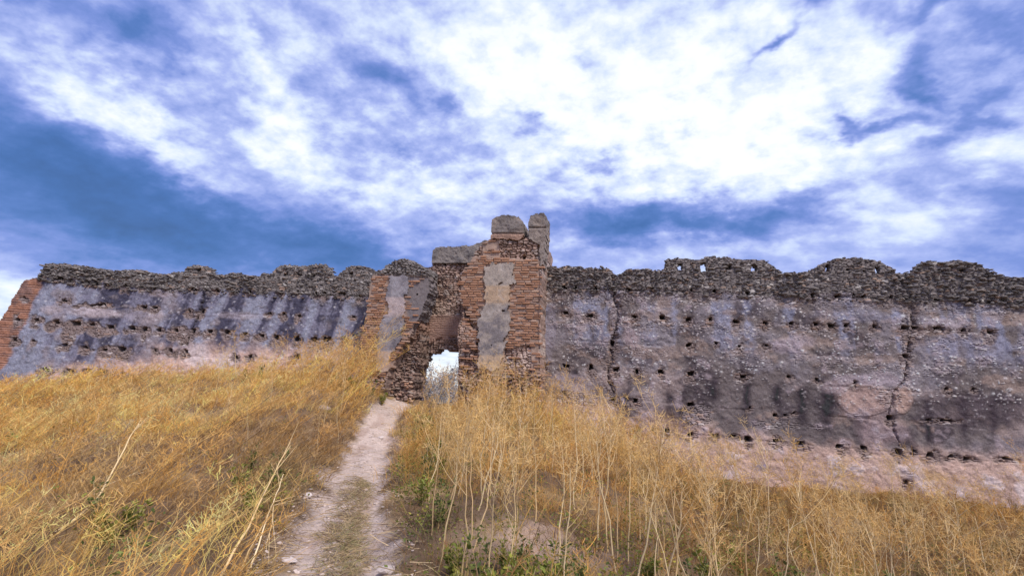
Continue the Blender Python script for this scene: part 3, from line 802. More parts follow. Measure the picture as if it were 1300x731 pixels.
def curtain(name, label, pl, top, joint, paint, xr, ytop, res, thick, sky_holes, merlons, seed, cut=None):
    s0, s1, _, t1 = px_bounds(pl, xr[0], xr[1], ytop, 600)
    mid = pl.at(np.array([(s0 + s1) / 2]), np.array([0.0]))[0]
    root = empty(name, tuple(mid))
    tag(root, label, 'wall', 'ramparts beside the gate', 'thing')
    g = sheet(pl, s0, s1, -1.5, t1, res)
    px, py, S, T = g['px'], g['py'], g['S'], g['T']
    d, c = paint(g)
    tj = top_of(px, top) + fbm(S * 4, T * 4, 3, seed) * 1.4 + fbm(S * 13, T * 13, 2, seed + 1) * .9
    ins = py > tj
    if cut is not None: ins &= cut(px, py)
    for (x, y, a, b) in sky_holes:
        ins &= ~(np.maximum(np.abs(px - x) / a, np.abs(py - y) / b) + fbm(S * 12, T * 12, 2, 9) * .15 < 1)
    jy = top_of(px, joint)
    off = -np.array(mid)
    def sub(nm, m, th, parent, mat, rough):
        o = solid(nm, g, m, d, c, th, parent, mat, rough=rough)
        if o is not None: o.matrix_parent_inverse = Matrix.Translation(Vector(off.tolist()))
        return o
    # neighbouring grid rows are shared, so the pieces butt against each other
    st = res * 1.01
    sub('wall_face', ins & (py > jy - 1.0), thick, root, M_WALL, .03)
    mer = par_split(px, py, merlons)
    pr = sub('parapet', ins & (py <= jy + 1.2) & ~mer, thick * .88, root, M_STONE, .05)
    for (xa, xb, yb) in merlons:
        m = ins & (px > xa) & (px < xb) & (py < yb + .8)
        solid('merlon', g, m, d, c, .36, pr, M_STONE, rough=.05)
    # rubble standing out of the parapet: the biggest stones singly, the small fill as one mass
    r = np.random.default_rng(seed + 5)
    nj, nsing = 1500, 130
    N = nj + nsing
    xs = r.uniform(xr[0] + 5, xr[1] - 5, N * 3); ty = top_of(xs, top); jv = top_of(xs, joint)
    rim = r.uniform(0, 1, N * 3) < .28
    ys = np.where(rim, ty + r.uniform(-.3, 2.2, N * 3), ty + 2.5 + np.maximum(jv - ty + 3, 0) * r.uniform(0, 1, N * 3) ** 1.25)
    ok = (jv - ty > 4)
    if cut is not None: ok &= cut(xs, ys)
    for (x, y, a, b) in sky_holes: ok &= ~((np.abs(xs - x) < a + 4) & (np.abs(ys - y) < b + 4))
    xs, ys, rim = xs[ok][:N], ys[ok][:N], rim[ok][:N]
    s, t = pl.st(xs, ys)
    dep = np.where(rim, -r.uniform(0, .5, len(s)), r.uniform(-.03, .012, len(s))) - .03 * t + .03
    Pw = pl.at(s, t, dep)
    big = np.zeros(len(s), bool); big[:nsing] = True
    sz = np.stack([r.uniform(.06, .16, len(s)), r.uniform(.03, .055, len(s)), r.uniform(.06, .13, len(s))], 1)
    sz[big] = np.stack([r.uniform(.16, .32, nsing), r.uniform(.06, .10, nsing), r.uniform(.12, .22, nsing)], 1)
    rot = r.normal(0, .22, len(s)); tone = r.uniform(.12, .20, len(s))
    colr = np.stack([tone, tone * .9, tone * .875], 1)
    warm = r.uniform(0, 1, len(s)) < .07; colr[warm] = colr[warm] * np.array([1.35, 1.05, .85]); lt = r.uniform(0, 1, len(s)) < .03; colr[lt] = (.36, .33, .31)
    o = joined_rocks('rubble_stones', Pw[~big] - mid, sz[~big], rot[~big], colr[~big], root, M_STONE, pl.u, pl.n); o['kind'] = 'stuff'
    for i in np.where(big)[0]: single_rock('stone', Pw[i] - mid, sz[i], rot[i], pl.u, pl.n, root, M_STONE1, int(i))
    return root


MER_L = [(230, 268, 347), (345, 420.5, 348), (427, 473, 348)]
MER_R = [(845, 989, 344), (1036, 1142, 345), (1163, 1273, 346)]
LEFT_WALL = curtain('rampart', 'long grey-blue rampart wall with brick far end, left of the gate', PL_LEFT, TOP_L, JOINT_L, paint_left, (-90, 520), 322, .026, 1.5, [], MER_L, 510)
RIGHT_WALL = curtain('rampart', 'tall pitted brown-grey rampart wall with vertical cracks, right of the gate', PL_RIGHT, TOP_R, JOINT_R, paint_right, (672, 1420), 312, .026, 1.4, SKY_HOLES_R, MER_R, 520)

# ------------------------------------------------------------------ the ruined gatehouse
GATE_AT = np.array([-1.2, 14.6, 0.8])
GATE = empty('gatehouse', tuple(GATE_AT))
tag(GATE, 'ruined brick gatehouse with a small open doorway at the head of the path', 'gatehouse', kind='thing')
G_INV = Matrix.Translation(Vector((-GATE_AT).tolist()))


def gpart(name, g, m, d, c, th, mat, parent=None, rough=.03, K=5):
    o = solid(name, g, m, d, c, th, parent or GATE, mat, rough=rough, K=K)
    if o is not None and parent is None: o.matrix_parent_inverse = G_INV
    return o


BRICKS = []
for _k in range(8):
    _q = np.random.default_rng(60 + _k)
    _b = np.array([[x, y, z] for z in (-.5, .5) for y in (-.5, .5) for x in (-.5, .5)], float)
    _b[:, :2] *= 1 + _q.uniform(-.10, .03, (8, 2)); _b[4:, :2] *= .93; _b[4:, 2] += _q.uniform(-.12, .06, 4)
    _f = np.array([[0, 2, 3, 1], [4, 5, 7, 6], [0, 1, 5, 4], [2, 6, 7, 3], [0, 4, 6, 2], [1, 3, 7, 5]])
    BRICKS.append((_b, _f))
BRICK_ME = [mesh_np('brick', b, f) for b, f in BRICKS]
for _m in BRICK_ME: _m.materials.append(M_BRICK1)


def lay_bricks(pl, box, where, pitch, length, seed, n_single, parent, lost=.05, proud=.012):
    """courses of thin bricks; 'where' keeps a brick by its middle. The n_single biggest to see are single objects."""
    r = np.random.default_rng(seed)
    s0, s1, t0, t1 = px_bounds(pl, *box)
    P, SZ, RT = [], [], []
    k = 0; t = t0
    while t < t1:
        s = s0 - r.uniform(0, length)
        while s < s1:
            L = length * r.uniform(.72, 1.18)
            P.append((s + L / 2, t + r.normal(0, .003))); SZ.append((L - .009, pitch * r.uniform(.60, .72))); s += L
        t += pitch * r.uniform(.97, 1.03)
    P = np.array(P); SZ = np.array(SZ)
    X = pl.at(P[:, 0], P[:, 1]); px, py, _ = project(X)
    w = where(px, py, P[:, 0], P[:, 1])
    keep = (w > r.uniform(0, 1, len(P))) & (r.uniform(0, 1, len(P)) > lost)
    P, SZ, px, py = P[keep], SZ[keep], px[keep], py[keep]
    out = r.normal(proud, .010, len(P)) - np.where(r.uniform(0, 1, len(P)) < .06, .03, 0)
    W3 = pl.at(P[:, 0], P[:, 1], out - .05)
    sz = np.concatenate([SZ, np.full((len(P), 1), .12)], 1)
    rot = r.normal(0, .012, len(P))
    order = np.argsort(-SZ[:, 0] * SZ[:, 1]); single = np.zeros(len(P), bool); single[order[:n_single]] = True
    pal = np.array([(.30, .155, .095), (.39, .205, .125), (.44, .24, .15), (.47, .275, .185), (.31, .21, .17), (.50, .34, .25)])
    for i in np.where(single)[0]:
        single_rock('brick', W3[i] - GATE_AT, sz[i], rot[i], pl.u, pl.n, parent, M_BRICK1, int(i), BRICK_ME)
    idx = np.where(~single)[0]
    if len(idx):
        Vs, Qs, Cs = [], [], []; o = 0; W = np.array([0, 0, 1.0])
        for i in idx:
            b, f = BRICKS[i % 8]; L = b * sz[i][None]
            Vs.append(W3[i] - GATE_AT + L[:, :1] * pl.u + L[:, 1:2] * W + L[:, 2:3] * pl.n); Qs.append(f + o); o += 8
            cc = pal[r.integers(0, 6)] * r.uniform(.85, 1.15); Cs.append(np.tile(cc, (8, 1)))
        ob = link('brick_fill', mesh_np('brick_fill', np.concatenate(Vs), np.concatenate(Qs), col=np.concatenate(Cs)), parent, M_BRICK)
        ob['kind'] = 'stuff'
    return len(P)


MORTAR = (.36, .255, .20)


def core_paint(g, seed, tone=1.0, amp=1.0):
    px, py, S, T = g['px'], g['py'], g['S'], g['T']
    n1 = fbm(S * .9, T * .9, 4, seed); n2 = fbm(S * 3.2, T * 3.2, 4, seed + 1); n3 = fbm(S * 11, T * 11, 3, seed + 2)
    st, cid = rubble(S, T, .17, .085, seed + 30)
    c = np.zeros((len(S), 3)); c[:] = np.array([.24, .165, .135]) * tone
    stone = np.stack([.25 + .17 * cid, .165 + .13 * cid, .13 + .115 * cid], 1) * tone
    stone = cmix(stone, np.array([.42, .34, .30]) * tone, sstep(.8, .9, (cid * 7.7) % 1))
    c = c + (stone - c) * sstep(.1, .4, st)[:, None]
    c = cmix(c, np.array([.14, .11, .10]) * tone, sstep(.2, .7, n2 + .3 * n1) * .5)
    d = n1 * .06 * amp + n2 * .05 * amp + n3 * .012 + (st * .10 - .05) * amp
    return d, c, n1, n2, n3, st


# --- tower on the right of the doorway
T_LEFT = [(300, 617), (312, 606), (318, 600), (338, 592), (349, 584), (363, 582), (380, 583), (392, 586), (402, 587), (412, 582), (459, 580), (560, 579)]     # y -> x
T_RIGHT = [(260, 691), (331, 687), (377, 686), (431, 685), (488, 685), (560, 684)]
T_TOP = [(560, 340), (584, 345), (594, 338), (603, 318), (612, 309), (618, 304), (623, 303), (664, 304), (668, 301), (672, 301), (690, 301), (700, 301)]
STRIP_T = [(614, 337), (633, 333), (654, 335), (653, 360), (649, 364), (648, 384), (648, 392), (647, 420), (641, 436), (638, 452), (636, 466), (626, 472), (607, 469), (608, 440), (606, 418), (609, 395), (615, 386), (616, 364), (614, 362)]


def tower_brick_zone(px, py):
    """1 where the brick skin survives"""
    z = sstep(0, 3, px - np.interp(py, *np.array(T_LEFT).T)) * sstep(0, 2.5, np.interp(py, *np.array(T_RIGHT).T) - px)
    z = z * sstep(325, 329, py - (px - 640) * .04)
    # upper course band under the caps: rubble between brick edges
    z = np.maximum(z, ((px > 612) & (px < 634) & (py > 303) & (py < 330)) * .75)
    # lower right: skin fallen, pale core; strip of brick edge remains on the corner
    fallen = (px > 640) & (px < 674) & (py > 438 + (660 - px) * .25) & (py < 492)
    z = np.where(fallen, .12, z)
    z = np.where((py > 440) & (px <= 606), .35 * sstep(490, 450, py), z)
    z = np.where((px < 600) & (py > 412) & (py <= 440), .5, z)
    z = np.where((py > 474) & (px > 600), .30 * sstep(512, 476, py), z)
    z = z * sstep(1, 4, px - np.interp(py, *np.array(T_LEFT).T))
    z = np.where((px >= 674) & (px < 683.5) & (py > 430) & (py < 490), .85, z)
    return z


def build_tower():
    s0, s1, t0, t1 = px_bounds(PL_TOWER, 570, 702, 262, 560)
    g = sheet(PL_TOWER, s0, s1, 0.0, t1, .021)
    px, py, S, T = g['px'], g['py'], g['S'], g['T']
    d, c, n1, n2, n3, st = core_paint(g, 611)
    wob = n2 * 1.6 + n3 * .6
    ins = (px > np.interp(py, *np.array(T_LEFT).T) + wob) & (px < np.interp(py, *np.array(T_RIGHT).T)) & (py > top_of(px, T_TOP) + n3 * 1.0)
    zone = tower_brick_zone(px, py)
    zb = sstep(.35, .7, zone)
    # mortar bed behind the bricks: flatter and paler than the core
    c = c + (np.array(MORTAR)[None] * (1 + .25 * n2)[:, None] - c) * (zb * .85)[:, None]
    d = d * (1 - zb) + (n1 * .012 + n3 * .006 - .018) * zb - .10 * (1 - zb) * sstep(430, 445, py) - .05 * (1 - zb) * sstep(345, 335, py)
    pale = ((px > 646) & (px < 674) & (py > 440) & (py < 480)); c = np.where(pale[:, None], cmix(c, (.46, .35, .30), sstep(-.5, .3, n2)), c)
    ph, halo = pocket(px, py, [(671, 361, 3.5, 3), (592, 397, 3.5, 4), (595, 412, 4, 2), (606, 436, 2.5, 3), (645, 437, 3.5, 3), (619, 478, 4, 3), (653, 478, 2.5, 2.5), (640, 395, 2.5, 2), (666, 398, 3, 1.5), (640, 360, 3, 2), (625, 329, 3, 2.5), (666, 326, 4, 3), (607, 331, 3, 3)], S, T)
    d = d - .35 * ph; c = cmix(c, (.09, .07, .06), ph * .5)
    # erosion scar running beside the doorway
    sc, _ = seg_dist(px, py, [(584, 386), (592, 400), (598, 412), (606, 416), (610, 428)]); sc = sstep(4.5, 1, sc + n3 * 2)
    d = d - .14 * sc
    body = gpart('tower', g, ins, d, c, 2.2, M_BRICK, rough=.02, K=12)

    def brick_where(x, y, s, t):
        z = tower_brick_zone(x, y)
        z = z * (y > top_of(x, T_TOP) + 2)
        z = np.where(inpoly(x, y, [(p[0], p[1]) for p in STRIP_T]), 0, z)
        sc, _ = seg_dist(x, y, [(584, 386), (592, 400), (598, 412), (606, 416), (610, 428)])
        return np.where(sc < 3, 0, z)
    lay_bricks(PL_TOWER, (576, 690, 300, 512), brick_where, .079, .27, 31, 300, body_holder(body), lost=.04)
    # plaster strip down the middle
    n = len(S); zc = np.zeros((n, 3)); zc[:] = (.32, .27, .24)
    zc = cmix(zc, (.38, .32, .275), sstep(366, 362, py) * .8)
    zc = cmix(zc, (.47, .33, .22), sstep(361, 365, py) * sstep(388, 382, py + 3 * n2) * .85)
    zc = cmix(zc, (.50, .365, .255), sstep(449, 453, py + 1.5 * n2) * .95)
    grey = sstep(384, 390, py + 3 * n2) * sstep(453, 449, py)
    zc = cmix(zc, (.19, .168, .178), grey * sstep(-.3, .4, n2 + .5 * n3) * .85); zc = cmix(zc, (.17, .15, .145), sstep(.25, .7, n2 * .6 + n3 * .7) * .6); zc = cmix(zc, (.42, .37, .34), sstep(.3, .8, -n2 - .4 * n3) * .5)
    sm = inpoly(px + wob * 1.2 + n3 * 1.6, py + n3 * 2.2 + n2 * 1.5, STRIP_T) & ins
    ph2, _ = pocket(px, py, [(640, 395, 2.2, 2), (625, 438, 1.2, 1.2), (636, 361, 4, 1.6)], S, T)
    gpart('plaster_strip', g, sm, n1 * .012 + n2 * .008 + n3 * .004 + .065 - .12 * ph2, zc, .25, M_WALL, rough=.01, K=2)
    # rendered caps on the top
    for nm, poly, th in (('cap_block', [(623.5, 304), (624, 279), (631, 275), (645, 273), (658, 275), (664, 281), (665.5, 299), (661, 305)], 1.0),
                         ('cap_post', [(671, 304), (671, 290), (672, 275), (680, 270.5), (692, 271), (695.5, 277), (693, 304), (690, 335), (686, 340), (684, 310)], .62)):
        m = inpoly(px + n2 * 1.0, py + n3 * .8, poly)
        cc = np.zeros((n, 3)); cc[:] = (.25, .205, .18)
        cc = cmix(cc, (.17, .15, .145), sstep(-.1, .5, n2 + .4 * n3) * .7)
        cc = cmix(cc, (.12, .108, .108), sstep(9, 2, py - 271) * .7)
        if nm == 'cap_block':
            low = sstep(296, 298, py); cc = cmix(cc, (.33, .20, .145), low * .8)
        dd = n1 * .02 + n2 * .025 + n3 * .01 + .04 - .05 * np.exp(-((py - 289.5) / 1.0) ** 2) * (nm == 'cap_post') - .05 * np.exp(-((py - 297) / .9) ** 2) * (nm == 'cap_block')
        gpart(nm, g, m, dd, cc, th, M_WALL, rough=.03, K=8)
    # weathered corner rendering on the tower's right flank
    return body


def body_holder(body):
    h = empty('brick_skin', tuple(GATE_AT)); h.parent = GATE; h.matrix_parent_inverse = G_INV
    return h


TOWER = build_tower()

# --- pier on the left of the doorway: a broken skin in front of a rough core
B_LEFT = [(330, 486), (345, 476), (352, 472), (400, 464), (440, 457), (470, 455), (560, 450)]
B_RIGHT = [(330, 544), (352, 544), (378, 543), (392, 538), (405, 530), (425, 520), (440, 509), (458, 501), (475, 494), (490, 488), (560, 480)]
B_TOP = [(440, 352), (474, 347), (484, 345), (488, 337), (500, 331), (515, 328), (527, 332), (535, 338), (546, 342), (552, 346), (570, 350)]
STRIP_B = [(494, 349), (520, 350), (519, 374), (515, 378), (514, 400), (513, 412), (511, 428), (504, 444), (497, 446), (495, 470), (487, 473), (475, 471), (478, 446), (480, 420), (484, 406), (491, 396), (493, 379), (492, 374)]


def build_pier():
    s0, s1, t0, t1 = px_bounds(PL_TOWER, 440, 560, 322, 540)
    g = sheet(PL_TOWER, s0, s1, 0.1, t1, .021)
    px, py, S, T = g['px'], g['py'], g['S'], g['T']
    d, c, n1, n2, n3, st = core_paint(g, 641)
    ins = (px > np.interp(py, *np.array(B_LEFT).T) + n2 * 1.5) & (px < np.interp(py, *np.array(B_RIGHT).T) + n2 * 2.5 + n3) & (py > top_of(px, B_TOP) + n3 * 1.2)
    topz = sstep(351, 347, py - (px - 490) * .05)
    zb = (1 - topz) * sstep(480, 470, py)
    c = c + (np.array(MORTAR)[None] * (1 + .25 * n2)[:, None] - c) * (zb * .8)[:, None]
    # lichen-grey right half
    gr = sstep(513, 519, px + 4 * n2) * zb * sstep(430, 405, py)
    c = cmix(c, (.17, .152, .16), gr * .9)
    tc = np.stack([.15 + .1 * st, .135 + .09 * st, .132 + .085 * st], 1)
    c = c + (tc - c) * topz[:, None]
    d = d * (1 - zb) + (n1 * .012 + n3 * .006 - .018) * zb
    ph, _ = pocket(px, py, [(480, 375, 2, 2), (473, 406, 2, 2.5), (498, 380, 2, 2), (503, 443, 3, 2), (528, 374, 2, 1.5), (476, 440, 2, 3)], S, T)
    d = d - .3 * ph; c = cmix(c, (.09, .07, .06), ph * .5)
    body = gpart('pier', g, ins, d, c, .75, M_BRICK, rough=.04, K=7)

    def where(x, y, s, t):
        z = sstep(0, 2, x - np.interp(y, *np.array(B_LEFT).T)) * sstep(-1, 2, np.interp(y, *np.array(B_RIGHT).T) - x)
        z = z * sstep(349, 352, y - (x - 490) * .05) * sstep(486, 470, y)
        z = np.where(inpoly(x, y, STRIP_B), 0, z)
        z = np.where((x > 518) & (y < 408), z * .22, z)
        return z
    lay_bricks(PL_TOWER, (450, 550, 345, 490), where, .079, .27, 47, 220, body_holder(body), lost=.06)
    n = len(S); zc = np.zeros((n, 3)); zc[:] = (.275, .25, .27)
    zc = cmix(zc, (.17, .155, .175), sstep(-.2, .4, n2 + .4 * n3) * .8); zc = cmix(zc, (.36, .34, .37), sstep(.3, .8, -n2 - .4 * n3) * .5)
    zc = cmix(zc, (.46, .37, .36), sstep(376, 379, py) * sstep(404, 398, py + 2 * n2) * .85)
    zc = cmix(zc, (.50, .37, .29), sstep(443, 447, py + 2 * n2) * .95)
    gpart('plaster_strip', g, inpoly(px + n2 * 2.2 + n3 * 1.6, py + n3 * 2 + n2, STRIP_B) & ins, n1 * .012 + n2 * .008 + n3 * .004 + .045, zc, .25, M_WALL, rough=.01, K=2)
    # the core behind the broken skin, reaching to the doorway jamb
    s0, s1, t0, t1 = px_bounds(PL_CORE, 440, 570, 322, 540)
    g = sheet(PL_CORE, s0, s1, 0.1, t1, .026)
    px, py, S, T = g['px'], g['py'], g['S'], g['T']
    d, c, n1, n2, n3, st = core_paint(g, 661, .72, 1.5)
    edge = np.interp(py, [330, 360, 400, 425, 445, 460, 480, 505, 560], [541, 541, 536, 534, 534, 532, 527, 526, 524])
    ins = (px > np.interp(py, *np.array(B_LEFT).T) + 5) & (px < edge + n2 * 2.2 + n3) & (py > top_of(px, B_TOP) + 4)
    cs = (T / .079) % 1.0; br = sstep(.0, .2, cs) * sstep(1.0, .75, cs); up = sstep(440, 405, py + 10 * n2)
    c = c + (np.array([.36, .19, .125])[None] * (.65 + .5 * br)[:, None] - c) * (up * .7)[:, None]
    d = d * (1 - .6 * up) + up * br * .035
    gpart('pier_core', g, ins, d, c, .72, M_BRICK, rough=.05, K=9)
    return body


PIER = build_pier()

# --- the wall over the doorway, set back between the two
DOOR = [(550, 447), (555, 444.5), (582, 444), (584, 460), (585, 530), (524, 530), (528, 500), (527, 486), (536, 472), (544, 459)]


def build_recess():
    s0, s1, t0, t1 = px_bounds(PL_RECESS, 505, 640, 300, 540)
    g = sheet(PL_RECESS, s0, s1, 0.0, t1, .024)
    px, py, S, T = g['px'], g['py'], g['S'], g['T']
    d, c, n1, n2, n3, st = core_paint(g, 681, .95, 1.0)
    top = top_of(px, [(500, 350), (530, 340), (548, 340), (551, 318), (556, 314), (575, 314), (598, 313), (606, 310), (614, 306), (640, 304)])
    # the door cut follows the opening with a ragged edge
    hole = inpoly(px + n2 * 4 + n3 * 1.5, py + n3 * 2.0 + n2 * 2.5, DOOR)
    ins = (py > top + n3 * 1.2) & (px > 508) & (px < 632)
    # smooth brick-coloured panel over the arch
    pan = sstep(398, 402, py + 2 * n2) * sstep(436, 431, py + (px - 562) * .2) * sstep(543, 546, px)
    cs = (T / .079) % 1.0; br = sstep(.0, .2, cs) * sstep(1.0, .8, cs)
    c = c + (np.array([.30, .19, .15])[None] * (.85 + .25 * br)[:, None] - c) * pan[:, None]
    d = d * (1 - pan * .85) + pan * (.04 + br * .012)
    lun = blob(px, py, 562, 393, 17, 9, 0, 3); c = cmix(c, (.40, .30, .25), lun * .7); d = d + .05 * lun
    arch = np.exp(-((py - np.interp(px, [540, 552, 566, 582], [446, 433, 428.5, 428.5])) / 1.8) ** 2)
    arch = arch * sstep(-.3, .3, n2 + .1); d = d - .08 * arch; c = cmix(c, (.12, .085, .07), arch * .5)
    # lintel of voussoirs just over the opening
    vous = sstep(430, 432, py) * sstep(452, 446, py) * (px > 540)
    d = d + vous * .03 * np.sin(S * 60)
    topc = sstep(336, 333, py)
    c = cmix(c, (.19, .165, .155), topc * .6)
    ph, _ = pocket(px, py, [(565, 334, 3, 2.5), (583, 333, 3, 2), (608, 332, 4, 3)], S, T)
    d = d - .3 * ph; c = cmix(c, (.09, .07, .06), ph * .5)
    gpart('doorway_wall', g, ins & ~hole & (py > 332), d, c, .36, M_BRICK, rough=.04, K=5)
    cc = np.zeros((len(S), 3)); cc[:] = (.22, .19, .175); cc = cmix(cc, (.165, .15, .15), sstep(-.1, .5, n2 + .4 * n3) * .7)
    gpart('cap_slab', g, ins & (py < 335), n1 * .02 + n2 * .03 + n3 * .012 + .12, cc, .9, M_WALL, rough=.05, K=6)


build_recess()

# --- low rubble heaped against the foot of the gate
_r = np.random.default_rng(81)
_P, _Z, _R, _C = [], [], [], []
for _i in range(260):
    _k = _r.uniform(); _x = _r.uniform(582, 690) if _k < .6 else _r.uniform(470, 535); _y = _r.uniform(474, 512)
    _pl = PL_TOWER if _k < .6 else PL_CORE
    _x = min(_x, 522) if _k >= .6 else max(_x, 587)
    _s, _t = _pl.st([_x], [_y]); _P.append(_pl.at(_s, _t, _r.uniform(-.06, .10))[0] - GATE_AT)
    _Z.append((_r.uniform(.08, .24), _r.uniform(.05, .10), _r.uniform(.1, .2))); _R.append(_r.normal(0, .15))
    _v = _r.uniform(.8, 1.25); _C.append(np.array([(.38, .22, .15), (.44, .31, .24), (.30, .20, .16), (.24, .19, .165)][_r.integers(0, 4)]) * _v)
_o = joined_rocks('rubble_stones', np.array(_P), np.array(_Z), _R, np.array(_C), GATE, M_STONE, U_R, N_R); _o['kind'] = 'stuff'

# ------------------------------------------------------------------ dry vegetation
VR = np.random.default_rng(1234)


def rand_unit(n, r=VR):
    v = r.normal(size=(n, 3)); return v / np.linalg.norm(v, axis=1)[:, None]


def ribbons(P0, D, B, W, segs, C, taper=0.7, tipcol=None):
    """flat tapering strips P0 + D t + B t^2"""
    n = len(P0); ts = np.linspace(0, 1, segs + 1)
    side = np.cross(D, rand_unit(n)); side /= np.maximum(np.linalg.norm(side, axis=1), 1e-6)[:, None]
    V = np.empty((n, segs + 1, 2, 3)); Cc = np.empty((n, segs + 1, 2, 3))
    for i, t in enumerate(ts):
        p = P0 + D * t + B * t * t
        w = (W * (1 - taper * t))[:, None] * side * .5
        V[:, i, 0] = p - w; V[:, i, 1] = p + w
        cc = C if tipcol is None else C + (tipcol - C) * t
        Cc[:, i, 0] = cc; Cc[:, i, 1] = cc
    base = (np.arange(n) * (segs + 1) * 2)[:, None]
    Q = []
    for i in range(segs):
        Q.append(np.concatenate([base + 2 * i, base + 2 * i + 1, base + 2 * i + 3, base + 2 * i + 2], 1))
    return V.reshape(-1, 3), np.stack(Q, 1).reshape(-1, 4), Cc.reshape(-1, 3)


class Heap:
    def __init__(s): s.V = []; s.Q = []; s.C = []; s.n = 0
    def add(s, vqc):
        V, Q, C = vqc; s.V.append(V); s.Q.append(Q + s.n); s.C.append(C); s.n += len(V)
    def build(s, name, mat, parent=None):
        return link(name, mesh_np(name, np.concatenate(s.V), np.concatenate(s.Q), col=np.concatenate(s.C)), parent, mat)


def front_of_walls(X, Y, gap=.25):
    P = np.stack([X, Y, 0 * X], 1)
    a = (P - PL_RIGHT.o) @ N_R; b = (P - PL_LEFT.o) @ N_L; tw = (P - PL_TOWER.o) @ N_R
    xs = (P - PL_RIGHT.o) @ U_R
    lim = np.where(xs > -1.45, a, np.where(X < -4.9, b, tw))
    inner = np.where((xs <= -1.45) & (X >= -4.9), tw, np.where((xs > -4.6) & (xs < -1.25), tw, lim))
    return inner > gap


def scatter(n, ylo=2.4, yhi=16.2, margin=170, power=1.0):
    """points on the slope in front of the walls, in and a little beyond the view"""
    Y = ylo + (yhi - ylo) * VR.uniform(0, 1, n) ** power
    X = VR.uniform(-1.55, 1.55, n) * Y
    Z = ground(X, Y)
    P = np.stack([X, Y, Z], 1)
    px, py, dz = project(P)
    ok = (px > -margin) & (px < PW + margin) & front_of_walls(X, Y) & (dz > 1.8)
    return P[ok], px[ok], py[ok]


GOLD = np.array([.84, .465, .125]); STRAW = np.array([.87, .62, .29]); BROWN = np.array([.20, .115, .062]); DUN = np.array([.33, .24, .17]); OLIVE = np.array([.27, .26, .09]); RUST = np.array([.60, .29, .085])


def zone_colour(P, px, py):
    X, Y = P[:, 0], P[:, 1]; n = len(X)
    a = fbm(X * .55, Y * .55, 3, 801); b = fbm(X * 1.7, Y * 1.7, 3, 802); r = VR.uniform(0, 1, n)
    c = GOLD[None] + (STRAW - GOLD)[None] * np.clip(.35 + .6 * b + .5 * (r - .5), 0, 1)[:, None]
    left = px < np.interp(py, [500, 560, 620, 731], [500, 470, 440, 400])
    brown = np.where(left, sstep(.0, .5, a + .6 * b + .70 * blob(px, py, 300, 612, 120, 50, -20) + .45 * blob(px, py, 150, 655, 120, 45, -15) - .7 * sstep(540, 490, py)), sstep(.25, .75, a + .4 * b) * .7)
    dead = np.where((r * 7.3 % 1)[:, None] < .5, BROWN[None], DUN[None])
    c = c + (dead - c) * np.clip(brown * (.32 + .75 * r), 0, .92)[:, None]
    green = np.where(left, .35 * blob(px, py, 350, 640, 60, 50) + .3 * blob(px, py, 440, 490, 30, 20), .5 * sstep(.1, .6, fbm(X * .9 + 5, Y * .9, 3, 805)) + .5 * blob(px, py, 560, 600, 35, 90))
    c = c + (OLIVE - c) * np.clip(green * (.3 + r), 0, .8)[:, None]
    lowr = (~left) * np.maximum(sstep(8.0, 5.5, Y), .95 * sstep(790, 880, px)) * np.clip(.8 + .6 * b, 0, 1)
    c = c + (np.where((r * 3.1 % 1)[:, None] < .6, BROWN[None], OLIVE[None] * .75) - c) * (lowr * .95)[:, None]
    rust = (~left) * sstep(-.2, .5, fbm(X * 1.2 - 7, Y * 1.2, 3, 806)) * .6
    c = c + (RUST - c) * (rust * r)[:, None]
    return np.clip(c * (VR.uniform(.7, 1.25, n) * (1 + .28 * fbm(X * 2.6, Y * 2.6, 2, 809)))[:, None], 0, .88)


def path_clear(P, lim=1.0, noise=.25):
    q, side, par = path_mask(P[:, 0], P[:, 1])
    return q + fbm(P[:, 0] * 2, P[:, 1] * 2, 2, 811) * noise > lim


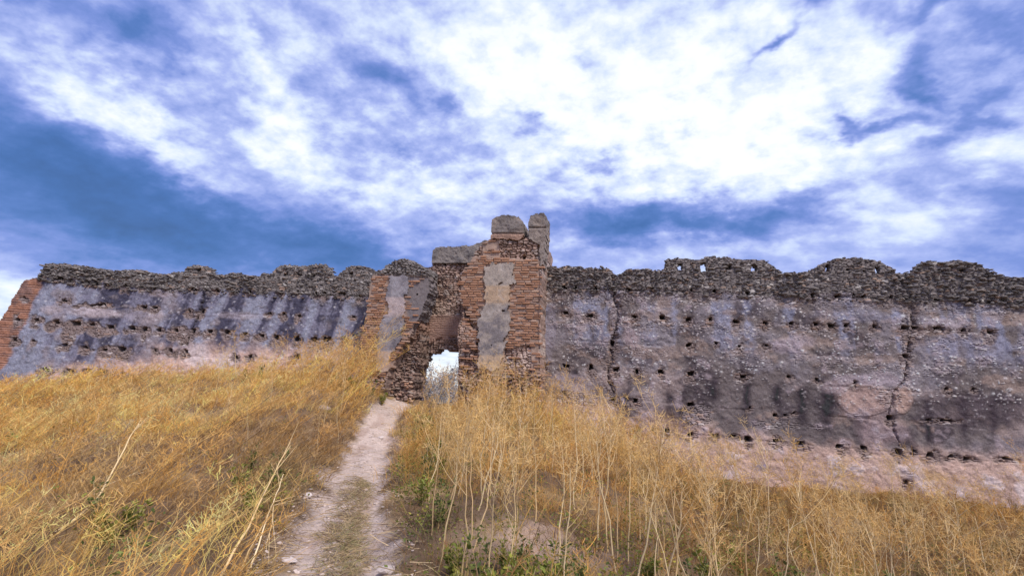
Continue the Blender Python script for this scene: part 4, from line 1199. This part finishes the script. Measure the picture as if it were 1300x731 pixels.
def build_grass():
    H = Heap()
    # short dense blades
    P, px, py = scatter(15500, power=.8)
    k = path_clear(P, 1.12) & ~((px > 500) & (P[:, 1] < 7.5) & (VR.uniform(0, 1, len(P)) < .45)) & (fbm(P[:, 0] * 1.4, P[:, 1] * 1.4, 3, 831) + VR.uniform(-.3, .9, len(P)) > -.1)
    P, px, py = P[k], px[k], py[k]
    C = zone_colour(P, px, py); left = px < 470
    nb = 14; n = len(P)
    PP = np.repeat(P, nb, 0) + np.concatenate([VR.normal(0, .10, (n * nb, 2)), np.full((n * nb, 1), -.03)], 1)
    h = np.repeat(VR.uniform(.16, .42, n), nb) * VR.uniform(.5, 1.2, n * nb)
    ang = VR.uniform(0, 2 * np.pi, n * nb); tilt = np.abs(VR.normal(.35, .28, n * nb))
    D = np.stack([np.cos(ang) * tilt, np.sin(ang) * tilt, np.ones(n * nb)], 1) * h[:, None]
    lf = np.repeat(left, nb); D[:, 0] += np.where(lf, .12, .0) * h
    B = np.stack([D[:, 0] * .7 + VR.normal(0, .1, n * nb) * h, D[:, 1] * .7, -h * VR.uniform(.05, .5, n * nb)], 1)
    depth = np.repeat(P[:, 1], nb)
    W = (.0028 + .00055 * depth) * VR.uniform(.7, 1.3, n * nb)
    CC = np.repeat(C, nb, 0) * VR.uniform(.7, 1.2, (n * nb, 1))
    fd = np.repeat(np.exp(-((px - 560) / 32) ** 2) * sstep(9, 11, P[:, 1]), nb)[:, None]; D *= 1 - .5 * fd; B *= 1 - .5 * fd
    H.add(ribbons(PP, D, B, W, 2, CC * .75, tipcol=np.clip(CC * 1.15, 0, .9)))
    # sparse tufts on the crown between the ruts
    n = 620; Y = 3.3 + 4.6 * VR.uniform(0, 1, n) ** 1.3; xs = np.interp(Y, [p[1] for p in PATH], [p[0] for p in PATH]); X = xs + .05 + VR.normal(0, .11, n)
    P = np.stack([X, Y, ground(X, Y)], 1); m = 12; PP = np.repeat(P, m, 0) + np.concatenate([VR.normal(0, .05, (n * m, 2)), np.full((n * m, 1), -.01)], 1)
    h = VR.uniform(.05, .17, n * m); a = VR.uniform(0, 6.28, n * m); D = np.stack([np.cos(a) * .9, np.sin(a) * .9, VR.uniform(.2, 1, n * m)], 1) * h[:, None]
    C = np.array([(.40, .30, .16), (.28, .20, .12), (.30, .28, .13), (.55, .42, .24)])[VR.integers(0, 4, n * m)]
    H.add(ribbons(PP, D, -np.array([0, 0, .5]) * h[:, None], np.full(n * m, .006), 2, C))
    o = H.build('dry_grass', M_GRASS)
    tag(o, 'short golden dry grass covering both banks of the path', kind='stuff')


def build_brush():
    """airy dry stems with many fine side twigs, all over the slope"""
    H = Heap()
    P, px, py = scatter(8200, ylo=2.9, power=.85)
    k = path_clear(P, 1.35, .3); P, px, py = P[k], px[k], py[k]
    left = px < np.interp(py, [500, 560, 620, 731], [500, 470, 440, 400])
    X, Y = P[:, 0], P[:, 1]
    f1, f2, cid = cells(X / 1.1, Y / 1.1, 823); pn = fbm(X * .8, Y * .8, 3, 821) + 1.5 * (cid - .5) * sstep(.75, .2, f1) * 1.3
    hgt = np.maximum(.22, np.where(left, .54 + .26 * pn, .66 + .30 * pn)) * VR.uniform(.65, 1.25, len(P))
    hgt = hgt * np.where(left, 1 + 1.7 * blob(px, py, 430, 492, 48, 38), 1.0)
    # the ground right in front of the right-hand wall stays low and open
    wl = (np.stack([X, Y, 0 * X], 1) - PL_RIGHT.o) @ N_R
    hgt *= np.where((px > 850), .45 + .55 * sstep(.4, 2.6, wl), 1.0) * np.where(left, .55 + .45 * sstep(.2, 1.6, (16.3 - Y)), 1.0)
    nearR = (~left) * sstep(7.5, 5.0, Y); hgt *= (1 - .35 * nearR) * (1 - .22 * (~left) * sstep(820, 920, px))
    keep = VR.uniform(0, 1, len(P)) < np.where(left, .80, .85 - .62 * nearR - .35 * sstep(.1, .6, -pn) * (~left))
    keep &= ~((blob(px, py, 665, 668, 60, 16, 8) > .45) & (VR.uniform(0, 1, len(P)) < .8))
    hgt *= 1 - .68 * np.exp(-((px - 560) / 32) ** 2) * sstep(9, 11, Y)
    P, px, py, left, hgt = P[keep], px[keep], py[keep], left[keep], hgt[keep]
    n = len(P); C = zone_colour(P, px, py)
    f1, f2, ca = cells(P[:, 0] / .8, P[:, 1] / .8, 841); f1, f2, cb = cells(P[:, 0] / .8 + 40, P[:, 1] / .8, 842)
    lean = np.where(left, .30 + .9 * (ca - .5), .05 + .3 * (ca - .5)) + VR.normal(0, .22, n)
    D = np.stack([lean * hgt, np.where(left, .7, .3) * (cb - .5) * hgt + VR.normal(0, .18, n) * hgt, hgt], 1)
    B = np.stack([np.where(left, .22, .03) * hgt + VR.normal(0, .08, n) * hgt, VR.normal(0, .06, n) * hgt, -.10 * hgt * VR.uniform(0, 1.5, n)], 1)
    depth = P[:, 1]
    W = (.0042 + .0007 * depth) * VR.uniform(.7, 1.4, n)
    P0 = P - np.array([0, 0, .04])
    H.add(ribbons(P0, D, B, W, 4, np.clip(C * 1.05, 0, .9), taper=.55))
    m = 13
    t = VR.uniform(.30, 1.0, (n, m)); R = lambda a: np.repeat(a, m, 0)
    tt = t.reshape(-1)[:, None]; Q0 = R(P0) + R(D) * tt + R(B) * tt * tt
    ang = VR.uniform(0, 2 * np.pi, n * m); L = (R(hgt) * VR.uniform(.12, .36, n * m) * (1.25 - .65 * t.reshape(-1)))
    up = VR.uniform(.35, 1.1, n * m)
    BD = np.stack([np.cos(ang), np.sin(ang), up], 1); BD /= np.linalg.norm(BD, axis=1)[:, None]; BD += R(np.where(left, .22, .04))[:, None] * np.array([1, 0, 0]); BD *= L[:, None]
    BB = np.stack([VR.normal(0, .1, n * m) * L, VR.normal(0, .1, n * m) * L, VR.normal(.05, .2, n * m) * L], 1)
    W2 = R(W) * .58; C2 = R(C) * VR.uniform(.8, 1.2, (n * m, 1))
    H.add(ribbons(Q0, BD, BB, W2, 2, np.clip(C2, 0, .9), taper=.5))
    # twiglets
    m2 = 2; R2 = lambda a: np.repeat(a, m2, 0)
    t2 = VR.uniform(.35, 1.0, n * m * m2)[:, None]; S0 = R2(Q0) + R2(BD) * t2 + R2(BB) * t2 * t2
    L2 = R2(L) * VR.uniform(.22, .5, n * m * m2)
    d2 = rand_unit(n * m * m2); d2[:, 2] = np.abs(d2[:, 2]) + .25; d2 *= L2[:, None]
    H.add(ribbons(S0, d2, d2 * .0 + VR.normal(0, .15, d2.shape) * L2[:, None], R2(W2) * .9, 1, np.clip(R2(C2) * 1.08, 0, .9), taper=.3))
    o = H.build('dry_brush', M_GRASS)
    tag(o, 'airy golden dry brush of fine stems covering the slope', kind='stuff')


build_grass()
build_brush()


def build_undergrowth():
    """low leafy green between the dry stalks"""
    P, px, py = scatter(5200, ylo=3.2, yhi=13.0, power=.75)
    X, Y = P[:, 0], P[:, 1]; q, side, par = path_mask(X, Y)
    edge = np.exp(-((side - .85) / .35) ** 2) * .8
    w = np.where(side > 0, .22 + .6 * sstep(.0, .5, fbm(X * 1.1, Y * 1.1, 3, 851)), .18 * sstep(.2, .6, fbm(X * .9, Y * .9, 3, 852)) + .8 * blob(px, py, 330, 650, 50, 45) + .8 * blob(px, py, 165, 715, 60, 22) + .5 * blob(px, py, 460, 500, 30, 15)) * sstep(11, 6, Y) + edge
    k = (q > 1.25) & (VR.uniform(0, 1, len(P)) < w); P = P[k]; side = side[k]; n = len(P); m = 26
    C0 = np.array([.21, .22, .055])[None] + np.array([.10, .05, .0])[None] * VR.uniform(-.6, 1, (n, 1)); C0 = C0 * VR.uniform(.55, 1.35, (n, 1))
    hh = VR.uniform(.10, .34, n)
    c = np.repeat(P, m, 0) + np.concatenate([VR.normal(0, .075, (n * m, 2)), (VR.uniform(0, 1, n * m) * np.repeat(hh, m))[:, None]], 1)
    L = VR.uniform(.022, .055, n * m)[:, None]; d = rand_unit(n * m); d[:, 2] = np.abs(d[:, 2]) * .7; d *= L
    sd = np.cross(d, rand_unit(n * m)); sd *= (.27 * L) / np.maximum(np.linalg.norm(sd, axis=1)[:, None], 1e-6)
    V = np.stack([c, c + d * .55 - sd, c + d, c + d * .55 + sd], 1).reshape(-1, 3); Q = (np.arange(n * m) * 4)[:, None] + np.arange(4)[None]
    CC = np.repeat(np.clip(np.repeat(C0, m, 0) * VR.uniform(.7, 1.3, (n * m, 1)), 0, .6), 4, 0)
    tag(link('green_undergrowth', mesh_np('green_undergrowth', V, Q, col=CC), None, M_LEAF), 'low olive green leaves growing between the dry stalks', kind='stuff')


build_undergrowth()


# ------------------------------------------------------------------ single tall dry stalks
def tube(pts, rad, sides=5):
    pts = np.asarray(pts, float); n = len(pts)
    tan = np.gradient(pts, axis=0); tan /= np.linalg.norm(tan, axis=1)[:, None]
    ref = np.array([.31, .95, .05]); a = np.cross(tan, ref); a /= np.maximum(np.linalg.norm(a, axis=1), 1e-6)[:, None]; b = np.cross(tan, a)
    th = np.arange(sides) * 2 * np.pi / sides
    V = pts[:, None] + (a[:, None] * np.cos(th)[None, :, None] + b[:, None] * np.sin(th)[None, :, None]) * np.asarray(rad)[:, None, None]
    i = np.arange(n - 1)[:, None] * sides; j = np.arange(sides)[None]; j2 = (j + 1) % sides
    Q = np.stack([i + j, i + j2, i + sides + j2, i + sides + j], -1).reshape(-1, 4)
    return V.reshape(-1, 3), Q


def stalk_meshes(seed, height=1.3, fork=.45, lean=.1, branches=9, twigs=14, rad=.0095):
    r = np.random.default_rng(seed)
    n = 10; t = np.linspace(0, 1, n)
    w = np.cumsum(r.normal(0, .011, (n, 2)), 0); w[0] = 0
    stem = np.stack([w[:, 0] * height + lean * height * t ** 1.3, w[:, 1] * height, height * t], 1)
    V, Q = tube(stem, rad * (1.05 - .75 * t))
    bv, bq, off = [], [], 0; tw = Heap()
    for b in range(branches):
        f = fork + (1 - fork) * (b + r.uniform(0, .8)) / branches; f = min(f, .97)
        p = np.array([np.interp(f, t, stem[:, k]) for k in range(3)])
        a = r.uniform(0, 2 * np.pi); L = height * r.uniform(.22, .5) * (1.25 - .7 * f)
        up = r.uniform(.7, 1.6); d = np.array([math.cos(a), math.sin(a), up]); d /= np.linalg.norm(d)
        s = np.linspace(0, 1, 5)[:, None]
        pts = p + d * L * s + np.array([0, 0, 1.0]) * L * .22 * s * s + np.cumsum(r.normal(0, .012, (5, 3)), 0) * L * 2 * (s > 0)
        v, q = tube(pts, rad * .5 * (1.0 - .65 * s[:, 0]) * (1.15 - .5 * f), 3)
        bv.append(v); bq.append(q + off); off += len(v)
        m = twigs; ts = r.uniform(.25, 1, m)
        q0 = np.stack([np.interp(ts, s[:, 0], pts[:, k]) for k in range(3)], 1)
        dd = r.normal(0, 1, (m, 3)); dd[:, 2] = np.abs(dd[:, 2]) * .9 + .3; dd /= np.linalg.norm(dd, axis=1)[:, None]
        LL = L * r.uniform(.12, .42, m); dd = dd * LL[:, None] + d * LL[:, None] * .5
        tw.add(ribbons(q0, dd, r.normal(0, .15, (m, 3)) * LL[:, None], np.full(m, .0035), 2, np.ones((m, 3)) * .5, taper=.5))
        q1 = np.repeat(q0 + dd * .8, 4, 0); d1 = r.normal(0, 1, (m * 4, 3)); d1[:, 2] = np.abs(d1[:, 2]); d1 *= np.repeat(LL, 4)[:, None] * .30
        tw.add(ribbons(q1, d1, d1 * 0, np.full(m * 4, .0040), 1, np.ones((m * 4, 3)) * .5, taper=.3))
    ms = mesh_np('stem', V, Q, smooth=True); ms.materials.append(M_STALK)
    mb = mesh_np('branches', np.concatenate(bv), np.concatenate(bq), smooth=True); mb.materials.append(M_STALK)
    mt = mesh_np('twigs', np.concatenate(tw.V), np.concatenate(tw.Q)); mt.materials.append(M_TWIG)
    return ms, mb, mt


STALKS = [stalk_meshes(900 + i, height=h, fork=f, lean=l, branches=b, twigs=w) for i, (h, f, l, b, w) in enumerate([
    (1.35, .60, .05, 8, 8), (1.20, .50, -.10, 9, 9), (1.5, .68, .12, 7, 8), (1.05, .45, .18, 8, 10), (1.30, .72, -.04, 6, 11), (1.45, .55, .02, 9, 8)])]


def place_stalk(k, P, scale, rz, tilt, label, group, name='dry_stalk'):
    o = empty(name, tuple(P)); o.scale = (scale,) * 3; o.rotation_euler = (tilt[0], tilt[1], rz)
    tag(o, label, 'dry plant', group, 'thing')
    for me, nm in zip(STALKS[k % len(STALKS)], ('stem', 'branches', 'twigs')):
        c = bpy.data.objects.new(nm, me); COL.objects.link(c); c.parent = o
        if nm != 'stem': c['kind'] = 'stuff'
    return o


def foot(px, depth):
    """the point of the ground at that depth under that column of the view"""
    y = 640.0
    for _ in range(12):
        P = EYE + ray([px], [y])[0] * (depth / ray([px], [y])[0][1])
        z = ground(np.array([P[0]]), np.array([P[1]]))[0]
        y += (P[2] - z) * F / depth * .8
    P[2] = z
    return P


_sr = np.random.default_rng(77)
# right of the path: (column, depth)
SPOTS_R = [(548, 5.2), (556, 4.4), (570, 6.2), (585, 7.5), (600, 5.0), (612, 6.5), (625, 8.5), (640, 4.1), (652, 6.8), (668, 9.5), (680, 5.5), (700, 8.0), (706, 4.3), (716, 4.0), (730, 6.6), (745, 9.2), (757, 5.3), (770, 7.6), (785, 4.6), (795, 10.4),
           (805, 4.4), (820, 6.4), (832, 4.3), (845, 8.4), (860, 5.6), (872, 9.6), (885, 4.7), (905, 4.2), (915, 6.2), (930, 8.2), (948, 5.2), (960, 4.5), (975, 7.0), (990, 5.8), (1008, 4.4), (1020, 8.6), (1035, 6.4), (1048, 4.9), (1062, 4.3), (1080, 7.2), (1095, 5.4), (1110, 9.0), (1125, 4.6), (1140, 6.6), (1158, 5.0), (1175, 7.8), (1190, 4.5), (1205, 5.9), (1222, 9.2), (1240, 4.8), (1255, 6.6), (1272, 5.2), (1290, 4.5), (1300, 7.4), (1325, 5.5),
           (592, 12.2), (640, 12.4), (672, 12.0), (700, 12.6), (715, 11.2), (735, 12.4), (760, 11.6), (545, 12.6), (535, 13.3), (560, 11.5), (690, 10.4), (620, 10.6)]
def STALK_LABEL(x, dp):
    if dp > 10: return 'feathery dry stalk growing in front of the brick tower and its foot', 'dry stalks below the brick tower'
    if x < 700: return 'tall dry stalk in the thicket right beside the path', 'dry stalks beside the path'
    row = 'front row' if dp < 5.6 else 'back row'
    w = 'the near wall crack' if x < 850 else 'the dark wall stains' if x < 1020 else 'the pink wall patch' if x < 1170 else 'the right wall end'
    return 'tall dry stalk of the %s in front of %s' % (row, w), 'dry stalks, %s, %s' % (row, w)


for _i in range(75):
    _dp = 3.9 + 7.0 * _sr.uniform() ** 1.15; SPOTS_R.append((_sr.uniform(528 if _dp > 4.6 else 560, 1335), _dp))
for i, (x, dp) in enumerate(SPOTS_R):
    P = foot(x, dp); P[2] -= .03
    h = _sr.uniform(.78, 1.14) * (.88 if dp > 10 else 1.0) * (1.0 if x < 830 else .92)
    place_stalk(i, P, h, _sr.uniform(0, 6.28), (_sr.normal(0, .07), _sr.normal(0, .07)), *STALK_LABEL(x, dp))
SPOTS_L = [(300, 13.6), (320, 12.4), (345, 13.2), (362, 13.8), (270, 11.8), (285, 9.0), (240, 10.2), (210, 8.4), (310, 7.4), (180, 11.0), (385, 11.2), (418, 13.2), (436, 12.0), (446, 13.2), (395, 12.8), (412, 12.0), (424, 12.6), (432, 11.4), (440, 12.9), (450, 12.2), (458, 12.8), (466, 13.0), (405, 13.4), (380, 12.2), (375, 9.4), (355, 8.4), (410, 10.0), (398, 8.0), (430, 9.2), (340, 10.4)]
for i, (x, dp) in enumerate(SPOTS_L):
    P = foot(x, dp); P[2] -= .03
    place_stalk(i + 2, P, _sr.uniform(.66, .92) * (1.12 if dp > 11 else .8), _sr.uniform(0, 6.28), (_sr.normal(0, .07), .12 + _sr.normal(0, .07)), 'feathery dry stalk standing on the grassy bank left of the path', 'dry stalks left of the path')


# long bare straws fallen towards the path
def straw(pts, rad, label):
    n = 14; t = np.linspace(0, 1, n); p = np.array(pts); u = np.linspace(0, 1, len(p))
    c = np.stack([np.interp(t, u, p[:, k]) for k in range(3)], 1); c += np.cumsum(_sr.normal(0, .006, c.shape), 0)
    V, Q = tube(c, rad * (1.05 - .7 * t), 6)
    base = c[0].copy()
    o = empty('fallen_straw', tuple(base)); tag(o, label, 'dry plant', 'bent straws', 'thing')
    me = mesh_np('stem', V - base, Q, smooth=True); me.materials.append(M_STALK)
    link('stem', me, o)
    bv, bq, off = [], [], 0
    for k in (7, 9, 11, 12):
        L = .2 * _sr.uniform(.6, 1.3); d = (c[k] - c[k - 1]); d /= np.linalg.norm(d); d = d + _sr.normal(0, .45, 3); s = np.linspace(0, 1, 4)[:, None]
        v, q = tube(c[k] + d * L * s - base, rad * .4 * (1 - .6 * s[:, 0]), 3); bv.append(v); bq.append(q + off); off += len(v)
    mb = mesh_np('branches', np.concatenate(bv), np.concatenate(bq)); mb.materials.append(M_STALK)
    link('branches', mb, o)['kind'] = 'stuff'


def at_depth(px, py, dp):
    d = ray([px], [py])[0]; return EYE + d * (dp / d[1])


straw([foot(280, 3.7), at_depth(318, 668, 4.1), at_depth(352, 600, 4.6), at_depth(372, 560, 4.9)], .011, 'long straw bent up along the left edge of the path, the thickest there')
straw([foot(318, 3.8), at_depth(330, 690, 4.0), at_depth(348, 640, 4.3), at_depth(362, 606, 4.6)], .008, 'shorter straw leaning beside the thick bent straw at the path')
straw([foot(300, 3.9), at_depth(345, 635, 4.2), at_depth(338, 700, 4.0)], .006, 'folded straw with its tip hanging down at the left of the path')
straw([foot(60, 4.2), at_depth(85, 660, 4.5), at_depth(130, 620, 4.8), at_depth(185, 595, 5.0)], .009, 'long pale straw arching to the right at the lower left')
straw([foot(70, 3.9), at_depth(120, 640, 4.2), at_depth(160, 560, 4.6), at_depth(175, 540, 4.8)], .010, 'thick leaning reddish stem at the lower left')

# ------------------------------------------------------------------ green weeds
def weed_mesh(seed, kind):
    r = np.random.default_rng(seed); S = []; off = 0; sv, sq = [], []; L = Heap()
    for k in range(7 if kind == 0 else 5):
        a = r.uniform(0, 6.28); h = r.uniform(.25, .5) if kind == 0 else r.uniform(.35, .65)
        t = np.linspace(0, 1, 6)[:, None]
        top = np.array([math.cos(a) * r.uniform(.02, .16), math.sin(a) * r.uniform(.02, .16), h])
        c = top * t + np.array([math.cos(a), math.sin(a), 0]) * .05 * t * t
        v, q = tube(c, .004 * (1.1 - .7 * t[:, 0]), 4); sv.append(v); sq.append(q + off); off += len(v)
        m = 34; f = r.uniform(.2, 1, m)[:, None]; P = top * f + np.array([math.cos(a), math.sin(a), 0]) * .05 * f * f
        d = r.normal(0, 1, (m, 3)); d[:, 2] = np.abs(d[:, 2]) * .6 + .15; d /= np.linalg.norm(d, axis=1)[:, None]; d *= r.uniform(.035, .085, m)[:, None]
        g = np.array([.17, .20, .045]) if kind == 0 else np.array([.11, .145, .05])
        C = g[None] * r.uniform(.6, 1.5, (m, 1)) + np.array([.10, .06, 0])[None] * r.uniform(0, 1, (m, 1)) ** 2
        # leaf: a lens of two quads
        n = m; side = np.cross(d, r.normal(0, 1, (m, 3))); side /= np.linalg.norm(side, axis=1)[:, None]; w = np.linalg.norm(d, axis=1)[:, None] * .24
        V = np.stack([P, P + d * .5 - side * w + d * 0, P + d, P + d * .5 + side * w], 1).reshape(-1, 3)
        Q = (np.arange(n) * 4)[:, None] + np.arange(4)[None]
        L.add((V, Q, np.repeat(C, 4, 0)))
    ms = mesh_np('stem', np.concatenate(sv), np.concatenate(sq)); ms.materials.append(M_STALK)
    ml = mesh_np('leaves', np.concatenate(L.V), np.concatenate(L.Q), col=np.concatenate(L.C)); ml.materials.append(M_LEAF)
    return ms, ml


WEEDS = [weed_mesh(60 + i, i % 2) for i in range(5)]


def weed(k, x, dp, s, label, group):
    P = foot(x, dp); P[2] -= .02
    o = empty('green_weed', tuple(P)); o.scale = (s,) * 3; o.rotation_euler = (0, 0, _sr.uniform(0, 6.28)); tag(o, label, 'weed', group, 'thing')
    for me, nm in zip(WEEDS[k % 5], ('stem', 'leaves')):
        c = bpy.data.objects.new(nm, me); COL.objects.link(c); c.parent = o
        if nm == 'leaves': c['kind'] = 'stuff'


for i, (x, dp, s) in enumerate([(590, 3.9, .85), (612, 4.1, .8), (632, 3.8, .9), (650, 4.2, .8), (668, 3.9, .8), (690, 4.1, .85), (712, 4.3, .7), (575, 4.3, .8), (735, 4.1, .7), (640, 4.5, .6)]):
    weed(i, x, dp, s, 'leafy yellow-green weed at the bottom edge, right of the path', 'yellow-green weeds right of the path')
for i, (x, dp, s) in enumerate([(535, 6.0, .9), (540, 7.2, 1.0), (548, 8.6, 1.0), (530, 9.6, .9), (545, 10.5, 1.0), (560, 7.8, .9), (555, 5.4, .9), (538, 12.0, .9)]):
    weed(i, x, dp, s, 'olive green weed lining the right edge of the path', 'olive weeds on the right edge of the path')
for i, (x, dp, s) in enumerate([(325, 4.9, .8), (340, 5.6, .8), (300, 5.3, .7), (315, 6.2, .7)]):
    weed(i, x, dp, s, 'dark green weed on the bank beside the bent straws', 'green weeds by the bent straws')
for i, (x, dp, s) in enumerate([(140, 3.9, .7), (120, 4.1, .6), (165, 4.0, .6)]):
    weed(i, x, dp, s, 'yellow-green weed at the bottom edge, lower left', 'weeds at the lower left')
for i, (x, dp, s) in enumerate([(448, 13.2, 1.0), (470, 13.6, .9), (485, 14.0, .9), (330, 13.6, .9), (310, 14.0, .8)]):
    weed(i, x, dp, s, 'small green weed near the foot of the wall left of the gate', 'weeds at the foot of the left wall')
for i, (x, dp, s) in enumerate([(880, 4.6, .8), (900, 5.2, .9), (1000, 5.0, .9), (1015, 5.6, .9), (985, 6.2, .8), (1090, 4.8, .8), (1200, 5.0, .9), (1290, 4.8, .9), (1270, 5.4, .8), (820, 5.0, .7), (1150, 5.8, .8), (940, 6.4, .8)]):
    weed(i + 1, x, dp, s, 'green weed among the dry stalks below the right-hand wall', 'green weeds below the right-hand wall')

# ------------------------------------------------------------------ the path's litter and stones
def build_litter():
    r = np.random.default_rng(5)
    n = 9000; Y = r.uniform(3.2, 14.5, n); xs = np.interp(Y, [p[1] for p in PATH], [p[0] for p in PATH]); X = xs + r.uniform(-1.0, 1.0, n)
    q, side, par = path_mask(X, Y); low = sstep(3.8, 2.4, par)
    prob = .10 + .9 * low * (np.exp(-((side - .02) / .16) ** 2) + .6 * sstep(-.25, -.6, side)) + .6 * sstep(.7, 1.1, q)
    k = (q < 1.7) & (r.uniform(0, 1, n) < prob); X, Y = X[k], Y[k]; n = len(X)
    Z = ground(X, Y) + r.uniform(.004, .03, n); a = r.uniform(0, 6.28, n); L = r.uniform(.06, .28, n)
    D = np.stack([np.cos(a), np.sin(a), r.normal(0, .15, n)], 1) * L[:, None]
    pal = np.array([(.46, .33, .19), (.34, .24, .15), (.58, .44, .27), (.22, .15, .10)]); C = pal[r.integers(0, 4, n)] * r.uniform(.8, 1.2, (n, 1))
    H = Heap(); H.add(ribbons(np.stack([X, Y, Z], 1), D, r.normal(0, .25, (n, 3)) * L[:, None] * np.array([1, 1, .2]), r.uniform(.004, .009, n), 3, C, taper=.3))
    tag(H.build('straw_litter', M_GRASS), 'broken straw and twigs strewn along the path', kind='stuff')
    n = 2600; Y = 3.2 + 11 * r.uniform(0, 1, n) ** 1.3; xs = np.interp(Y, [p[1] for p in PATH], [p[0] for p in PATH]); X = xs + r.uniform(-.9, .7, n)
    q, side, par = path_mask(X, Y); k = (q < 1.5) & (r.uniform(0, 1, n) < .25 + .75 * sstep(3.6, 2.2, par) * sstep(.25, -.3, side)); X, Y = X[k], Y[k]; n = len(X)
    s = r.uniform(.010, .032, n) * (1 + 1.0 * (r.uniform(0, 1, n) < .05)); Z = ground(X, Y) + s * .12
    t = r.uniform(.75, 1.25, (n, 1)); C = np.array([(.46, .37, .32), (.40, .32, .28), (.52, .43, .38), (.33, .26, .22)])[r.integers(0, 4, n)] * t
    o = joined_rocks('gravel', np.stack([X, Y, Z], 1), np.stack([s * 1.3, s * .6, s], 1), r.normal(0, .2, n), np.clip(C, 0, .7), None, M_STONE, np.array([1.0, 0, 0]), np.array([0, -1.0, 0]))
    tag(o, 'loose gravel and clods on the path', kind='stuff')


build_litter()
M_PSTONE = varied_material('path_stone', [(0, (.40, .33, .30)), (.5, (.50, .42, .385)), (1, (.60, .53, .50))], fine=6, bump=.5, bump_scale=9)
for i, (x, dp, s, lab) in enumerate([(492, 4.35, .12, 'pale flat stone at the bottom right of the path, upper of two'), (497, 4.15, .13, 'pale flat stone at the bottom right of the path, lower of two'), (366, 4.3, .10, 'pale stone in the stony left side of the path'), (483, 10.9, .14, 'small stone in the middle of the path below the gate'), (390, 6.2, .11, 'stone on the left verge half way down the path'), (410, 11.3, .30, 'half-buried pale boulder on the bank left of the upper path')]):
    P = foot(x, dp); V, T = make_rocks(1, 300 + i, 2)[0]
    sz = np.array([s * 1.5, s, s * .55]); me = mesh_np('path_stone', V * sz, tris=T, smooth=False); me.materials.append(M_PSTONE)
    o = link('path_stone', me); o.location = (P[0], P[1], P[2] + s * .08); o.rotation_euler = (_sr.normal(0, .1), _sr.normal(0, .1), _sr.uniform(0, 6.28))
    tag(o, lab, 'stone', 'stones on the path', 'thing')

# ------------------------------------------------------------------ trees beyond the doorway
def far_tree(px, dp, z_top, width, seed, label):
    r = np.random.default_rng(seed)
    P = at_depth(px, 490, dp); gz = float(ground(np.array([P[0]]), np.array([P[1]]))[0]); Ht = z_top - gz
    root = empty('tree', (P[0], P[1], gz)); tag(root, label, 'tree', 'trees beyond the doorway', 'thing')
    t = np.linspace(0, 1, 8)[:, None]; trunk = np.array([0, 0, Ht * .8]) * t + np.cumsum(r.normal(0, .06, (8, 3)), 0) * np.array([1, 1, 0])
    vs, qs, off = [], [], 0
    v, q = tube(trunk, Ht * .028 * (1.1 - .85 * t[:, 0]), 7); vs.append(v); qs.append(q); off = len(v)
    tips = []
    for k in range(16):
        f = r.uniform(.3, .95); p = trunk[int(f * 7)]; a = r.uniform(0, 6.28); L = width * r.uniform(.3, .55)
        d = np.array([math.cos(a), math.sin(a), r.uniform(.3, 1.1)]); s = np.linspace(0, 1, 5)[:, None]; c = p + d * L * s + r.normal(0, .05, (5, 3)) * L * s
        v, q = tube(c, Ht * .011 * (1 - .7 * s[:, 0]), 4); vs.append(v); qs.append(q + off); off += len(v)
        tips += [c[2], c[3], c[4]]
    mt = mesh_np('trunk', np.concatenate(vs), np.concatenate(qs), col=np.tile(np.array([.30, .25, .23]), (off, 1)))
    link('trunk', mt, root, M_FAR)
    tips = np.array(tips); n = 6500; c = tips[r.integers(0, len(tips), n)] + r.normal(0, width * .075, (n, 3))
    L = r.uniform(.10, .22, n)[:, None]; d = rand_unit(n, r) * L; side = np.cross(d, rand_unit(n, r)); side *= (.35 * L) / np.maximum(np.linalg.norm(side, axis=1)[:, None], 1e-6)
    V = np.stack([c, c + d * .5 - side, c + d, c + d * .5 + side], 1).reshape(-1, 3); Q = (np.arange(n) * 4)[:, None] + np.arange(4)[None]
    C = np.array([.34, .34, .33])[None] * r.uniform(.7, 1.35, (n, 1)) + np.array([.05, .0, .01])[None] * r.uniform(0, 1, (n, 1))  # pale grey leaves: the haze of distance is put into their colour
    link('crown', mesh_np('crown', V, Q, col=np.repeat(C, 4, 0)), root, M_FAR)


far_tree(551, 46, 3.5, 5.0, 41, 'haze-paled tree seen through the doorway, at its left side')
far_tree(575, 52, 3.9, 5.0, 42, 'haze-paled tree seen through the doorway, at its right side')
